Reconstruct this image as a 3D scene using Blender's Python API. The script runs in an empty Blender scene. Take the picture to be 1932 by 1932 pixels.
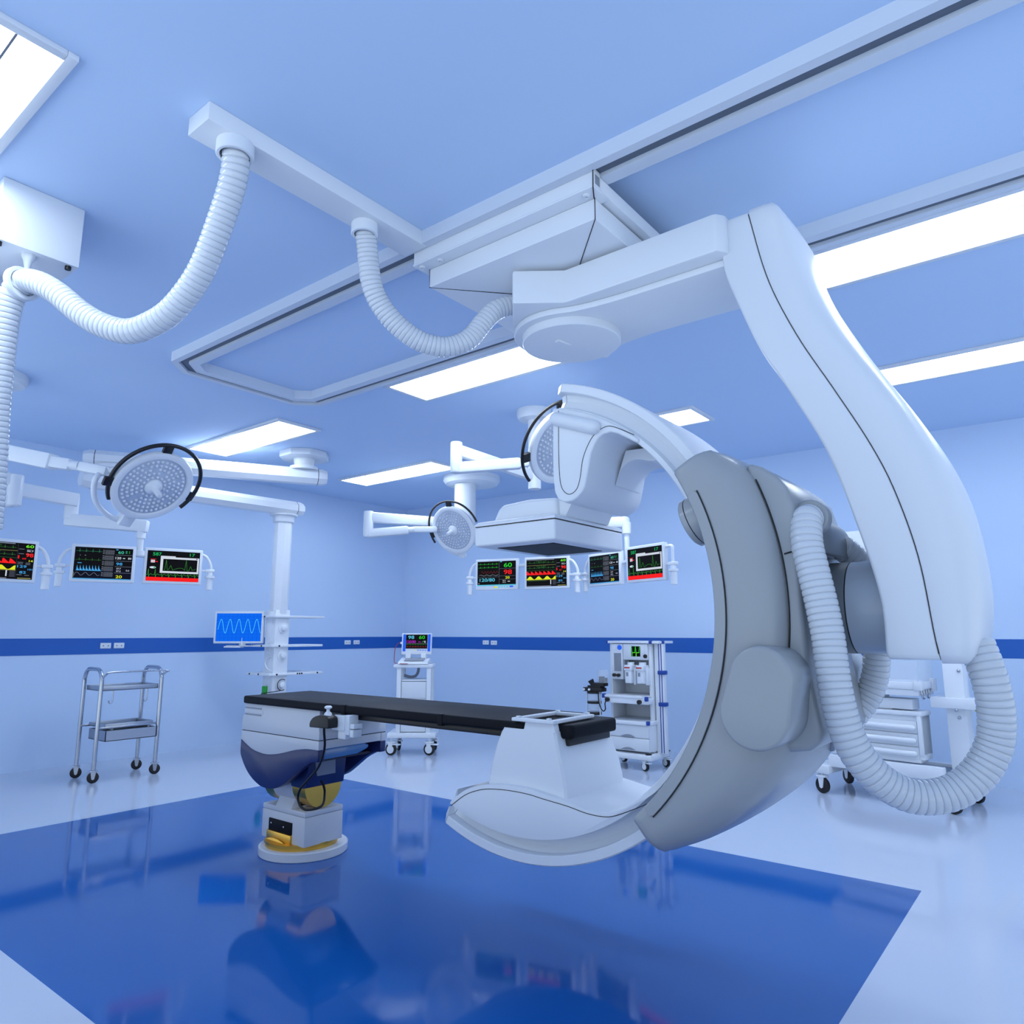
import bpy, bmesh, math, random
from mathutils import Vector, Matrix, Quaternion
random.seed(7)
S = bpy.context.scene
COL = S.collection
PI = math.pi
CZ = 3.316          # ceiling height
XL = -8.41          # wall on the left
YB = 7.914          # wall at the back

# ------------------------------------------------------------------ materials
def mat(name, col, rough=0.4, metal=0.0, emit=None, estr=1.0, spec=0.5, coat=0.0, noise=0.0, alpha=1.0, trans=0.0, ior=1.45):
    m = bpy.data.materials.new(name); m.use_nodes = True
    nt = m.node_tree; b = nt.nodes['Principled BSDF']
    b.inputs['Base Color'].default_value = (*col, 1)
    b.inputs['Roughness'].default_value = rough
    b.inputs['Metallic'].default_value = metal
    b.inputs['Specular IOR Level'].default_value = spec
    b.inputs['Coat Weight'].default_value = coat
    b.inputs['Coat Roughness'].default_value = 0.08
    b.inputs['IOR'].default_value = ior
    b.inputs['Transmission Weight'].default_value = trans
    b.inputs['Alpha'].default_value = alpha
    if emit:
        b.inputs['Emission Color'].default_value = (*emit, 1)
        b.inputs['Emission Strength'].default_value = estr
    if noise > 0:
        tc = nt.nodes.new('ShaderNodeTexCoord')
        n = nt.nodes.new('ShaderNodeTexNoise'); n.inputs['Scale'].default_value = 3.0
        n.inputs['Detail'].default_value = 4.0
        nt.links.new(tc.outputs['Object'], n.inputs['Vector'])
        mr = nt.nodes.new('ShaderNodeMapRange')
        mr.inputs['To Min'].default_value = max(0.0, rough - noise)
        mr.inputs['To Max'].default_value = rough + noise
        nt.links.new(n.outputs['Fac'], mr.inputs['Value'])
        nt.links.new(mr.outputs['Result'], b.inputs['Roughness'])
    return m

M = {}
M['wall'] = mat('wall paint', (0.54, 0.68, 0.90), 0.55, noise=0.05)
M['ceiling'] = mat('ceiling paint', (0.53, 0.68, 0.92), 0.6, noise=0.05)
M['band'] = mat('wall band', (0.013, 0.115, 0.46), 0.45)
M['floorw'] = mat('pale vinyl floor', (0.53, 0.59, 0.71), 0.10, spec=0.5, noise=0.03)
M['floorb'] = mat('blue vinyl floor', (0.007, 0.100, 0.38), 0.07, spec=0.45, noise=0.03)
M['white'] = mat('white plastic', (0.74, 0.78, 0.84), 0.35, noise=0.04)
M['basew'] = mat('pale grey base', (0.58, 0.61, 0.67), 0.35, noise=0.02)  # one even grey for the table base, darker than the white plastic
M['whitem'] = mat('white lacquered metal', (0.70, 0.74, 0.80), 0.3, noise=0.04)
M['gloss'] = mat('glossy white hose', (0.63, 0.67, 0.73), 0.12, spec=0.6)
M['rail'] = mat('painted rail', (0.62, 0.68, 0.78), 0.4, noise=0.04)
M['slot'] = mat('rail slot', (0.13, 0.16, 0.21), 0.5)
M['gray'] = mat('grey plastic', (0.355, 0.38, 0.405), 0.27, noise=0.008)
M['grayd'] = mat('dark grey plastic', (0.16, 0.18, 0.20), 0.35, noise=0.008)
M['grayl'] = mat('light grey metal', (0.40, 0.45, 0.52), 0.28, metal=0.0)
M['seam'] = mat('seam', (0.01, 0.012, 0.015), 0.6)
M['black'] = mat('black rubber', (0.008, 0.007, 0.008), 0.4)
M['blackp'] = mat('black handle', (0.012, 0.011, 0.012), 0.3)
M['mattress'] = mat('black mattress', (0.009, 0.010, 0.014), 0.5, noise=0.05, spec=0.10)
M['navy'] = mat('navy plastic', (0.012, 0.025, 0.115), 0.3)
M['navyd'] = mat('dark navy', (0.004, 0.006, 0.03), 0.4)
M['gold'] = mat('brass', (0.80, 0.45, 0.08), 0.28, metal=1.0)
M['chrome'] = mat('polished steel', (0.46, 0.49, 0.55), 0.18, metal=1.0)
M['steel'] = mat('brushed steel', (0.42, 0.46, 0.53), 0.34, metal=0.9, noise=0.05)
M['bluep'] = mat('blue plastic', (0.010, 0.055, 0.32), 0.35)
M['glassb'] = mat('blue glass', (0.10, 0.24, 0.48), 0.06, spec=0.8)
M['clear'] = mat('clear acrylic', (0.75, 0.82, 0.92), 0.05, alpha=0.28)
M['green'] = mat('green plastic', (0.015, 0.36, 0.03), 0.4)
M['red'] = mat('red strip', (0.55, 0.02, 0.02), 0.4)
M['redw'] = mat('red wire', (0.30, 0.02, 0.03), 0.4)
M['yellow'] = mat('yellow hose', (0.70, 0.55, 0.02), 0.4)
M['grill'] = mat('grey panel', (0.24, 0.27, 0.33), 0.4)
M['led'] = mat('lamp lens', (0.66, 0.70, 0.78), 0.12, spec=0.7)
M['lens'] = mat('lamp face', (0.50, 0.57, 0.70), 0.25)
M['divider'] = mat('lamp divider', (0.20, 0.22, 0.27), 0.6, spec=0.1)
M['tube'] = mat('lamp diffuser', (0.9, 0.93, 1.0), 0.4, emit=(0.80, 0.90, 1.0), estr=13.0)
def em(name, c, s=1.0): M[name] = mat('screen ' + name, (0, 0, 0), 0.4, emit=c, estr=s, spec=0.1)
em('k', (0.002, 0.002, 0.003)); em('kb', (0.006, 0.007, 0.022)); em('g', (0.02, 0.60, 0.03)); em('lg', (0.18, 0.9, 0.03))
em('dg', (0.03, 0.16, 0.03)); em('r', (0.95, 0.012, 0.012)); em('y', (0.75, 0.80, 0.02)); em('dy', (0.35, 0.33, 0.10))
em('c', (0.10, 0.55, 0.75)); em('b', (0.06, 0.36, 0.75)); em('w', (0.62, 0.68, 0.78)); em('t', (0.06, 0.52, 0.36))
em('gr', (0.20, 0.23, 0.30)); em('dgr', (0.05, 0.055, 0.085)); em('m', (0.42, 0.02, 0.52)); em('sb', (0.02, 0.12, 0.85))
em('blue', (0.0, 0.135, 0.88)); em('grid', (0.0, 0.07, 0.55)); em('wave', (0.10, 0.75, 1.0)); em('dr', (0.22, 0.02, 0.02)); em('dt', (0.03, 0.22, 0.12)); em('mg', (0.04, 0.32, 0.04)); em('tg', (0.01, 0.45, 0.12))

# ------------------------------------------------------------------ mesh builder
def frame_from(d):
    d = Vector(d).normalized()
    a = Vector((0, 0, 1)) if abs(d.z) < 0.95 else Vector((1, 0, 0))
    u = d.cross(a).normalized(); v = u.cross(d).normalized()
    return u, v, d

class MB:
    def __init__(self, m='white'):
        self.v = []; self.f = []; self.m = m
    def add(self, vs, fs, m=None):
        o = len(self.v); self.v += [tuple(p) for p in vs]
        mm = m or self.m
        self.f += [(tuple(i + o for i in f), mm) for f in fs]; return self
    def addbm(self, bm, m=None):
        bm.verts.index_update()
        self.add([v.co for v in bm.verts], [[v.index for v in f.verts] for f in bm.faces], m); bm.free(); return self
    def box(self, x0, x1, y0, y1, z0, z1, bev=0.0, m=None, seg=2, mt=None):
        x0, x1 = min(x0, x1), max(x0, x1); y0, y1 = min(y0, y1), max(y0, y1); z0, z1 = min(z0, z1), max(z0, z1)
        bm = bmesh.new(); bmesh.ops.create_cube(bm, size=1)
        for v in bm.verts:
            v.co = Vector(((x0 + x1) / 2 + v.co.x * (x1 - x0), (y0 + y1) / 2 + v.co.y * (y1 - y0), (z0 + z1) / 2 + v.co.z * (z1 - z0)))
        if bev > 0:
            bmesh.ops.bevel(bm, geom=bm.edges[:], offset=min(bev, 0.49 * min(x1 - x0, y1 - y0, z1 - z0)), segments=seg, profile=0.5, affect='EDGES', clamp_overlap=True)
        if mt is not None: bmesh.ops.transform(bm, matrix=mt, verts=bm.verts)
        return self.addbm(bm, m)
    def prism(self, pts, a, b, axis='y', bev=0.0, m=None, seg=2):
        """outline of 2-D points extruded along an axis: 'y' -> (x,z), 'z' -> (x,y), 'x' -> (y,z)"""
        def P(p, t):
            return {'y': (p[0], t, p[1]), 'z': (p[0], p[1], t), 'x': (t, p[0], p[1])}[axis]
        bm = bmesh.new()
        A = [bm.verts.new(P(p, a)) for p in pts]; B = [bm.verts.new(P(p, b)) for p in pts]
        n = len(pts)
        bm.faces.new(A); bm.faces.new(B[::-1])
        for i in range(n): bm.faces.new((A[i], B[i], B[(i + 1) % n], A[(i + 1) % n]))
        bmesh.ops.recalc_face_normals(bm, faces=bm.faces)
        if bev > 0:
            ed = [e for e in bm.edges if len(e.link_faces) == 2 and e.calc_face_angle(0) > 0.6]
            bmesh.ops.bevel(bm, geom=ed, offset=bev, segments=seg, profile=0.5, affect='EDGES', clamp_overlap=True)
        return self.addbm(bm, m)
    def loft(self, rings, closed=True, caps=True, m=None):
        n = len(rings[0]); vs = [p for r in rings for p in r]; fs = []
        for i in range(len(rings) - 1):
            for j in range(n if closed else n - 1):
                k = (j + 1) % n
                fs.append((i * n + j, i * n + k, (i + 1) * n + k, (i + 1) * n + j))
        if caps and closed:
            fs.append(tuple(range(n))[::-1]); fs.append(tuple(range((len(rings) - 1) * n, len(rings) * n)))
        return self.add(vs, fs, m)
    def tube(self, pts, r, n=10, m=None, caps=True, closed=False):
        pts = [Vector(p) for p in pts]; k = len(pts)
        rr = r if isinstance(r, (list, tuple)) else [r] * k
        rings = []; u = None
        for i, p in enumerate(pts):
            if closed: d = pts[(i + 1) % k] - pts[i - 1]
            else: d = pts[min(i + 1, k - 1)] - pts[max(i - 1, 0)]
            d = d.normalized()
            if u is None: u = frame_from(d)[0]
            u = (u - d * u.dot(d)).normalized(); w = d.cross(u)
            rings.append([p + (u * math.cos(2 * PI * j / n) + w * math.sin(2 * PI * j / n)) * rr[i] for j in range(n)])
        if closed: rings.append(rings[0]); caps = False
        return self.loft(rings, True, caps, m)
    def cyl(self, p0, p1, r0, r1=None, n=24, m=None):
        return self.tube([p0, p1], [r0, r0 if r1 is None else r1], n, m)
    def lathe(self, prof, c, axis=(0, 0, 1), n=32, m=None):
        """prof: list of (radius, height along axis)"""
        u, w, d = frame_from(axis); c = Vector(c)
        rings = [[c + d * h + (u * math.cos(2 * PI * j / n) + w * math.sin(2 * PI * j / n)) * max(r, 1e-4) for j in range(n)] for r, h in prof]
        return self.loft(rings, True, True, m)
    def hose(self, pts, r, pitch=0.027, n=18, m=None, depth=0.09):
        P = smooth_path(pts, 0.004)
        L = [0]
        for a, b in zip(P, P[1:]): L.append(L[-1] + (b - a).length)
        tot = L[-1]; nr = max(3, int(tot / pitch)); step = tot / nr
        out = []; rad = []; i = 0
        for k in range(nr):
            for t, q in ((0.0, 1 - depth), (0.10, 1.0 - depth * 0.22), (0.28, 1.0), (0.74, 1.0), (0.90, 1.0 - depth * 0.22)):
                s = (k + t) * step
                while i < len(L) - 2 and L[i + 1] < s: i += 1
                f = (s - L[i]) / max(1e-9, L[i + 1] - L[i])
                out.append(P[i].lerp(P[i + 1], f)); rad.append(r * q)
        return self.tube(out, rad, n, m)
    def sphere(self, c, r, m=None, nu=12, nv=8, sc=(1, 1, 1)):
        bm = bmesh.new(); bmesh.ops.create_uvsphere(bm, u_segments=nu, v_segments=nv, radius=r)
        for v in bm.verts: v.co = Vector((v.co.x * sc[0] + c[0], v.co.y * sc[1] + c[1], v.co.z * sc[2] + c[2]))
        return self.addbm(bm, m)
    def xf(self, mt):
        self.v = [tuple(mt @ Vector(p)) for p in self.v]; return self
    def join(self, o):
        k = len(self.v); self.v += o.v; self.f += [(tuple(i + k for i in f), m) for f, m in o.f]; return self

def smooth_path(pts, step=0.01):
    P = [Vector(p) for p in pts]; out = []
    for i in range(len(P) - 1):
        p0 = P[max(i - 1, 0)]; p1 = P[i]; p2 = P[i + 1]; p3 = P[min(i + 2, len(P) - 1)]
        n = max(2, int((p2 - p1).length / step))
        for k in range(n):
            t = k / n
            out.append(0.5 * ((2 * p1) + (p2 - p0) * t + (2 * p0 - 5 * p1 + 4 * p2 - p3) * t * t + (3 * p1 - p0 - 3 * p2 + p3) * t ** 3))
    out.append(P[-1]); return out

def curve2(pts, n=8):
    """smooth a 2-D polyline"""
    return [(p.x, p.y) for p in _cr([Vector((a, b, 0)) for a, b in pts], n)]
def _cr(P, n):
    out = []
    for i in range(len(P) - 1):
        p0 = P[max(i - 1, 0)]; p1 = P[i]; p2 = P[i + 1]; p3 = P[min(i + 2, len(P) - 1)]
        for k in range(n):
            t = k / n
            out.append(0.5 * ((2 * p1) + (p2 - p0) * t + (2 * p0 - 5 * p1 + 4 * p2 - p3) * t * t + (3 * p1 - p0 - 3 * p2 + p3) * t ** 3))
    out.append(P[-1]); return out
def table(tab):
    """smooth interpolation of (z, value) pairs, z descending or ascending"""
    tab = sorted(tab)
    def f(z):
        z = min(max(z, tab[0][0]), tab[-1][0])
        for i in range(len(tab) - 1):
            if z <= tab[i + 1][0]: break
        (z1, v1), (z2, v2) = tab[i], tab[i + 1]
        h = z2 - z1; t = (z - z1) / h
        def sl(j):
            a = max(j - 1, 0); b = min(j + 1, len(tab) - 1)
            return (tab[b][1] - tab[a][1]) / (tab[b][0] - tab[a][0])
        m1, m2 = sl(i) * h, sl(i + 1) * h
        return (2 * t ** 3 - 3 * t * t + 1) * v1 + (t ** 3 - 2 * t * t + t) * m1 + (-2 * t ** 3 + 3 * t * t) * v2 + (t ** 3 - t * t) * m2
    return f

# ------------------------------------------------------------------ objects
def base(o):
    """world offset of the thing an object belongs to (unrotated things only)"""
    return Vector(o['_b']) if o is not None and '_b' in o else Vector((0, 0, 0))
def obj(name, mb, parent=None, local=False, smooth=True, ang=35):
    off = Vector((0, 0, 0)) if local or parent is None else OFF.get(parent.name, Vector((0, 0, 0)))
    me = bpy.data.meshes.new(name)
    me.from_pydata([tuple(Vector(p) - off) for p in mb.v], [], [f for f, _ in mb.f])
    mats = []
    for _, m in mb.f:
        if m not in mats: mats.append(m)
    for m in mats: me.materials.append(M[m])
    me.polygons.foreach_set('material_index', [mats.index(m) for _, m in mb.f])
    bm = bmesh.new(); bm.from_mesh(me); bmesh.ops.recalc_face_normals(bm, faces=bm.faces); bm.to_mesh(me); bm.free()
    if smooth:
        me.shade_smooth(); me.set_sharp_from_angle(angle=math.radians(ang))
    me.update()
    o = bpy.data.objects.new(name, me); COL.objects.link(o)
    if parent is not None:
        o.parent = parent; OFF[o.name] = off
    return o
OFF = {}
def tag(o, label, cat, group=None):
    o['label'] = label; o['category'] = cat
    if group: o['group'] = group
    return o
def thing(name, label, cat, loc=(0, 0, 0), rz=0.0, group=None):
    o = bpy.data.objects.new(name, None); COL.objects.link(o)
    o.location = loc; o.rotation_euler = (0, 0, rz); o.empty_display_size = 0.1
    OFF[o.name] = Vector(loc)
    return tag(o, label, cat, group)
def struct(name, mb, **k):
    o = obj(name, mb, **k); o['kind'] = 'structure'; return o
def dup(root, loc, rz=None, label=None):
    r = root.copy(); COL.objects.link(r); r.location = loc
    if rz is not None: r.rotation_euler = (0, 0, rz)
    if label: r['label'] = label
    for ch in list(root.children):
        c = ch.copy(); COL.objects.link(c); c.parent = r
        for g in list(ch.children):
            d = g.copy(); COL.objects.link(d); d.parent = c
    return r

_txt = {}
def text_geo(s, font_w=1.0):
    if s not in _txt:
        cu = bpy.data.curves.new('lettering', 'FONT'); cu.body = s; cu.size = 1.0; cu.resolution_u = 3
        cu.offset = 0.012
        ob = bpy.data.objects.new('lettering', cu); COL.objects.link(ob)
        bpy.context.view_layer.update()
        me = bpy.data.meshes.new_from_object(ob.evaluated_get(bpy.context.evaluated_depsgraph_get()))
        vs = [tuple(v.co) for v in me.vertices]; fs = [tuple(p.vertices) for p in me.polygons]
        bpy.data.objects.remove(ob); bpy.data.curves.remove(cu); bpy.data.meshes.remove(me)
        x0 = min(v[0] for v in vs); x1 = max(v[0] for v in vs); y0 = min(v[1] for v in vs); y1 = max(v[1] for v in vs)
        _txt[s] = ([((v[0] - x0) / (x1 - x0), (v[1] - y0) / (y1 - y0)) for v in vs], fs)
    return _txt[s]

class Scr(MB):
    """flat drawing on a screen: u to the right, v up, both 0..1; lies in the local x-z plane facing -y"""
    def __init__(self, w, h, x0=0, z0=0, y=0.0, bg='k'):
        super().__init__(bg); self.w = w; self.h = h; self.x0 = x0; self.z0 = z0; self.y = y; self.lv = 0
        self.rect(0, 0, 1, 1, bg)
    def P(self, u, v):
        return (self.x0 + u * self.w, self.y - self.lv * 0.0004, self.z0 + v * self.h)
    def poly(self, uv, m, lv=1):
        self.lv = lv; self.add([self.P(*p) for p in uv], [tuple(range(len(uv)))], m)
    def rect(self, u0, v0, u1, v1, m, lv=0):
        self.poly([(u0, v0), (u1, v0), (u1, v1), (u0, v1)], m, lv)
    def line(self, uv, m, t=0.006, lv=1):
        self.lv = lv
        for (a, b), (c, d) in zip(uv, uv[1:]):
            dx = (c - a) * self.w; dz = (d - b) * self.h; L = math.hypot(dx, dz) or 1
            nx = -dz / L * t * self.h / self.w / 2 * 1.0; nv = dx / L * t / 2
            self.add([self.P(a + nx, b + nv), self.P(a - nx, b - nv), self.P(c - nx, d - nv), self.P(c + nx, d + nv)], [(0, 1, 2, 3)], m)
    def text(self, s, u0, v0, u1, v1, m, lv=2):
        self.lv = lv; vs, fs = text_geo(s)
        self.add([self.P(u0 + a * (u1 - u0), v0 + b * (v1 - v0)) for a, b in vs], fs, m)
    def scribble(self, u0, u1, v, amp, n, m, t=0.006, seed=1):
        rnd = random.Random(seed); pts = []
        for i in range(n + 1):
            pts.append((u0 + (u1 - u0) * i / n, v + rnd.uniform(-amp, amp)))
        self.line(pts, m, t)
    def ecg(self, u0, u1, v, a, beats, m, t=0.007, s=1):
        pts = []
        for k in range(beats):
            w = (u1 - u0) / beats; b = u0 + k * w
            for du, dv in ((0, 0), (.25, 0), (.32, .12), (.4, 0), (.48, 0), (.52, -s * .25), (.56, s), (.6, -s * .3), (.64, 0), (.78, .2), (.88, 0)):
                pts.append((b + du * w, v + dv * a))
        pts.append((u1, v)); self.line(pts, m, t)

def scr_A(w, h, x0, z0, y):
    s = Scr(w, h, x0, z0, y, 'k')
    s.ecg(0.02, .55, .88, .05, 5, 'g'); s.ecg(0.02, .55, .74, .05, 5, 'g')
    s.line([(.1 + .45 * i / 40, .55 + .05 * math.sin(i * .9) * (1 if i % 7 else 1.4)) for i in range(41)], 'dr', .010)
    s.line([(.05 + .5 * i / 40, .43 + .02 * math.sin(i * .5)) for i in range(41)], 'w', .006)
    s.line([(0, .36), (.56, .36)], 'gr', .006); s.line([(.57, .04), (.57, .98)], 'gr', .007)
    for v in (.69, .39, .25): s.line([(.57, v), (1, v)], 'gr', .006)
    s.text('60', .69, .74, .90, .92, 'g'); s.text('98', .69, .45, .90, .64, 'r'); s.text('20', .73, .275, .84, .37, 'y')
    s.text('120/80', .06, .17, .46, .31, 'c')
    for i in range(2):
        s.text('37.2', .66, .18 - i * .07, .74, .22 - i * .07, 'w'); s.rect(.79, .15 - .0, .85, .18, 'w', 1)
    s.rect(0, 0, 1, .045, 'c', 1); s.rect(.6, .955, .64, .99, 'c', 1)
    s.rect(.02, .09, .06, .105, 'w', 1)
    return s
def scr_B(w, h, x0, z0, y):
    s = Scr(w, h, x0, z0, y, 'k')
    for v, sd in ((.86, 1), (.67, 5)):
        s.ecg(.02, .72, v, .06, 6, 'dg', .008); s.scribble(.24, .5, v + .05, .035, 40, 'dg', .006, sd)
    s.line([(.0, .77), (.74, .78)], 'dy', .008); s.line([(.0, .585), (.74, .585)], 'dg', .006); s.rect(0, .96, .7, .985, 'gr', 1)
    x = 0.0; pts = [(0, .43)]
    for k in range(7):
        u = .0 + k * .105; pts += [(u + .012, .57), (u + .05, .52), (u + .10, .445)]
    pts += [(.735, .43)]
    for k in range(7):
        u = k * .105; s.poly([(u, .425), (u + .012, .56), (u + .03, .555), (u + .103, .455), (u + .105, .425)], 'r')
    top = [(.735 * i / 60, .32 + .055 * math.sin(i * .36 - 1.2)) for i in range(61)]
    s.poly([(0, .25)] + [(0, .25)] * 0 + [(.735, .25)] + top[::-1], 'y')
    s.line([(0, .235), (.74, .235)], 'dy', .008); s.line([(.03, .215), (.5, .215)], 'dg', .012)
    s.rect(.60, .07, .62, .235, 'w', 1)
    for i in range(3): s.rect(.655, .06 + i * .055, .735, .10 + i * .055, 'dgr', 1)
    s.rect(0, .01, .62, .03, 'gr', 1); s.rect(.78, .02, .98, .04, 'dy', 1)
    s.text('60', .86, .88, .98, .96, 'lg'); s.text('36.7', .88, .77, .98, .815, 'w'); s.text('98', .87, .62, .985, .73, 'r'); s.text('60', .82, .555, .88, .595, 'r')
    s.rect(.755, .57, .775, .66, 'r', 1); s.text('14', .925, .49, .985, .545, 'y'); s.text('129', .76, .32, .90, .39, 'b'); s.text('101', .92, .255, .99, .305, 'b'); s.text('82', .80, .16, .90, .23, 'b')
    for v in (.83, .70, .46, .42, .12): s.rect(.76, v, .84, v + .012, 'gr', 1); s.rect(.88, v - .01, .95, v + .002, 'gr', 1)
    s.line([(.745, .04), (.745, .98)], 'dgr', .006)
    return s
def scr_C(w, h, x0, z0, y):
    s = Scr(w, h, x0, z0, y, 'k')
    s.rect(0, .0, 1, .36, 'kb', 0)
    s.ecg(.02, .46, .87, .08, 4, 'dt', .007); s.ecg(.02, .46, .60, .06, 4, 'dg', .007)
    s.rect(.09, .735, .1, .745, 'w', 1); s.rect(.17, .735, .19, .745, 'w', 1); s.rect(.06, .49, .13, .51, 'b', 1)
    for k in range(8):
        u = .05 + k * .052; s.poly([(u, .27), (u + .008, .44), (u + .022, .34), (u + .05, .275)], 'b')
    s.line([(.04, .268), (.47, .268)], 'b', .012)
    s.line([(.02, .10)] + [(.03 + .42 * i / 44, .16 + .045 * math.sin(i * .42)) for i in range(45)], 'gr', .009)
    s.line([(.01, .05), (.01, .22)], 'dy', .008)
    for k in range(5):
        v0 = .80 - k * .175; u0 = .52 + (k % 2) * -.005
        for i in range(5): s.line([(u0, v0 + i * .032), (u0 + .15, v0 + i * .032)], 'gr', .006)
        for i in range(8): s.line([(u0 + i * .0215, v0), (u0 + i * .0215, v0 + .128)], 'gr', .005)
        for i in range(3): s.rect(.475, v0 + .01 + i * .05, .505, v0 + .028 + i * .05, 'gr', 1)
    for v in (.79, .60, .42, .22): s.line([(.70, v), (1, v)], 'gr', .008)
    s.rect(.70, .94, .74, .97, 'b', 1)
    s.text('60', .74, .83, .84, .92, 't'); s.text('120', .70, .655, .80, .73, 'w'); s.text('80', .92, .66, .98, .72, 'w'); s.rect(.83, .675, .87, .70, 'w', 1)
    s.text('98', .72, .46, .83, .55, 'b'); s.text('37.7', .73, .335, .81, .38, 'w'); s.text('37.2', .73, .255, .81, .30, 'w'); s.text('0.5', .90, .28, .96, .325, 'w')
    s.text('20', .73, .055, .84, .145, 'y')
    for v in (.85, .88, .91): s.rect(.87, v, .90, v + .012, 't', 1); s.rect(.93, v, .945, v + .012, 'g', 1)
    s.rect(0, -.0, 1, .028, 'b', 1)
    return s
def scr_D(w, h, x0, z0, y):
    s = Scr(w, h, x0, z0, y, 'k')
    s.text('587', .10, .83, .26, .94, 'tg'); s.text('17', .80, .85, .90, .95, 'tg')
    s.rect(.25, .27, .99, .80, 'w', 1); s.rect(.25, .80, .53, .835, 'w', 1); s.rect(.30, .335, .955, .735, 'k', 2)
    s.rect(.93, .755, .955, .785, 'k', 2)
    s.lv = 3
    pts = [(.32, .38), (.34, .37), (.36, .70), (.385, .38), (.41, .38), (.45, .53), (.49, .37), (.55, .42), (.62, .45), (.68, .44), (.72, .38), (.74, .72), (.765, .37), (.80, .37), (.83, .52), (.865, .39), (.93, .43)]
    s.line(pts, 'mg', .008, 3)
    s.rect(.06, .71, .17, .722, 'r', 1); s.rect(.07, .60, .145, .69, 'w', 1); s.text('12', .08, .62, .13, .665, 'r'); s.rect(.15, .625, .20, .65, 'r', 1)
    s.poly([(.115 + .06 * math.cos(a * PI / 10), .44 + .035 * math.sin(a * PI / 10)) for a in range(20)], 'w')
    s.poly([(.145 + .02 * math.cos(a * PI / 6), .44 + .022 * math.sin(a * PI / 6)) for a in range(12)], 'tg', 2)
    pts = [(0, .2)]
    for k in range(8):
        u = .03 + k * .125; a = .19 if k < 2 else .05
        pts += [(u, .2), (u + .01, .2 + a), (u + .02, .12), (u + .03, .2), (u + .06, .235), (u + .08, .2)]
    pts += [(1, .22)]; s.line(pts, 'mg', .010)
    s.rect(0, 0, 1, .125, 'r', 2)
    return s
def scr_E(w, h, x0, z0, y):
    s = Scr(w, h, x0, z0, y, 'blue')
    for i in range(1, 11): s.line([(i / 11, 0), (i / 11, 1)], 'grid', .006)
    for i in range(1, 8): s.line([(0, i / 8), (1, i / 8)], 'grid', .006)
    s.line([(.04 + .95 * i / 120, .54 + .25 * math.sin(2 * PI * 4.8 * i / 120 - .5)) for i in range(121)], 'wave', .014, 2)
    return s
def scr_F(w, h, x0, z0, y):
    s = Scr(w, h, x0, z0, y, 'k')
    s.text('98', .10, .68, .38, .92, 'c'); s.text('60', .60, .68, .88, .92, 'g')
    s.text('120/80', .04, .40, .46, .58, 'm'); s.text('93', .58, .42, .68, .52, 'm')
    s.rect(.82, .50, .92, .54, 'w', 1); s.rect(.85, .42, .92, .46, 'w', 1); s.line([(.75, .42), (.78, .54)], 'g', .02)
    s.line([(0, .36), (1, .36)], 'gr', .015)
    s.ecg(.02, .98, .28, .06, 8, 'dg', .02); s.ecg(.02, .98, .12, .08, 8, 'dr', .02)
    return s
def scr_G(w, h, x0, z0, y):
    s = Scr(w, h, x0, z0, y, 'k')
    for o in (0, .45):
        s.line([(.02 + o, 1), (.10 + o, .4), (.12 + o, .0)], 'g', .06); s.line([(.10 + o, .36), (.40 + o, .38)], 'lg', .05); s.line([(.40 + o, .4), (.48 + o, 1)], 'g', .05)
        s.line([(.42 + o, .38), (.50 + o, .38)], 'g', .05)
    s.line([(.52, .0), (.54, .36)], 'lg', .05)
    return s

# ================================================================== SETTING
YF, XR = -2.4, 4.0
fl = MB('floorw')
xs = [XL, -5.93, -0.81, XR]; ys = [YF, 1.27, 4.55, YB]
for i in range(3):
    for j in range(3):
        m = 'floorb' if (i == 1 and j == 1) else 'floorw'
        fl.add([(xs[i], ys[j], 0), (xs[i + 1], ys[j], 0), (xs[i + 1], ys[j + 1], 0), (xs[i], ys[j + 1], 0)], [(0, 1, 2, 3)], m)
struct('floor', fl, smooth=False)
struct('ceiling', MB('ceiling').box(XL, XR, YF, YB, CZ, CZ + 0.1), smooth=False)
struct('wall_left', MB('wall').box(XL - 0.1, XL, 0.7, YB + 0.1, 0, CZ + 0.1), smooth=False)
struct('wall_back', MB('wall').box(XL, XR, YB, YB + 0.1, 0, CZ + 0.1), smooth=False)
struct('trim_1', MB('band').box(XL, XL + 0.004, 0.7, YB - 0.004, 1.128, 1.298), smooth=False)
struct('trim_2', MB('band').box(XL, XR, YB - 0.004, YB, 1.128, 1.298), smooth=False)

# ------------------------------------------------------------------ ceiling lights
def make_light(L=1.62, W=0.415):
    t = thing('ceiling_light', '', 'ceiling light', (0, 0, CZ), 0, 'ceiling light panels')
    b = 0.036; d = 0.022
    f = MB('whitem')
    f.box(-L / 2 - b, L / 2 + b, -W / 2 - b, -W / 2, -d, 0, .003).box(-L / 2 - b, L / 2 + b, W / 2, W / 2 + b, -d, 0, .003)
    f.box(-L / 2 - b, -L / 2, -W / 2, W / 2, -d, 0, .003).box(L / 2, L / 2 + b, -W / 2, W / 2, -d, 0, .003)
    obj('frame', f, t, local=True)
    w3 = W / 3
    for k in range(3):
        obj('diffuser', MB('tube').box(-L / 2, L / 2, -W / 2 + k * w3 + .004, -W / 2 + (k + 1) * w3 - .004, -0.016, -0.004), t, local=True, smooth=False)
    for k in (1, 2):
        obj('divider', MB('divider').box(-L / 2, L / 2, -W / 2 + k * w3 - .004, -W / 2 + k * w3 + .004, -0.0162, -0.004), t, local=True, smooth=False)
    return t
L0 = make_light()
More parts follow.
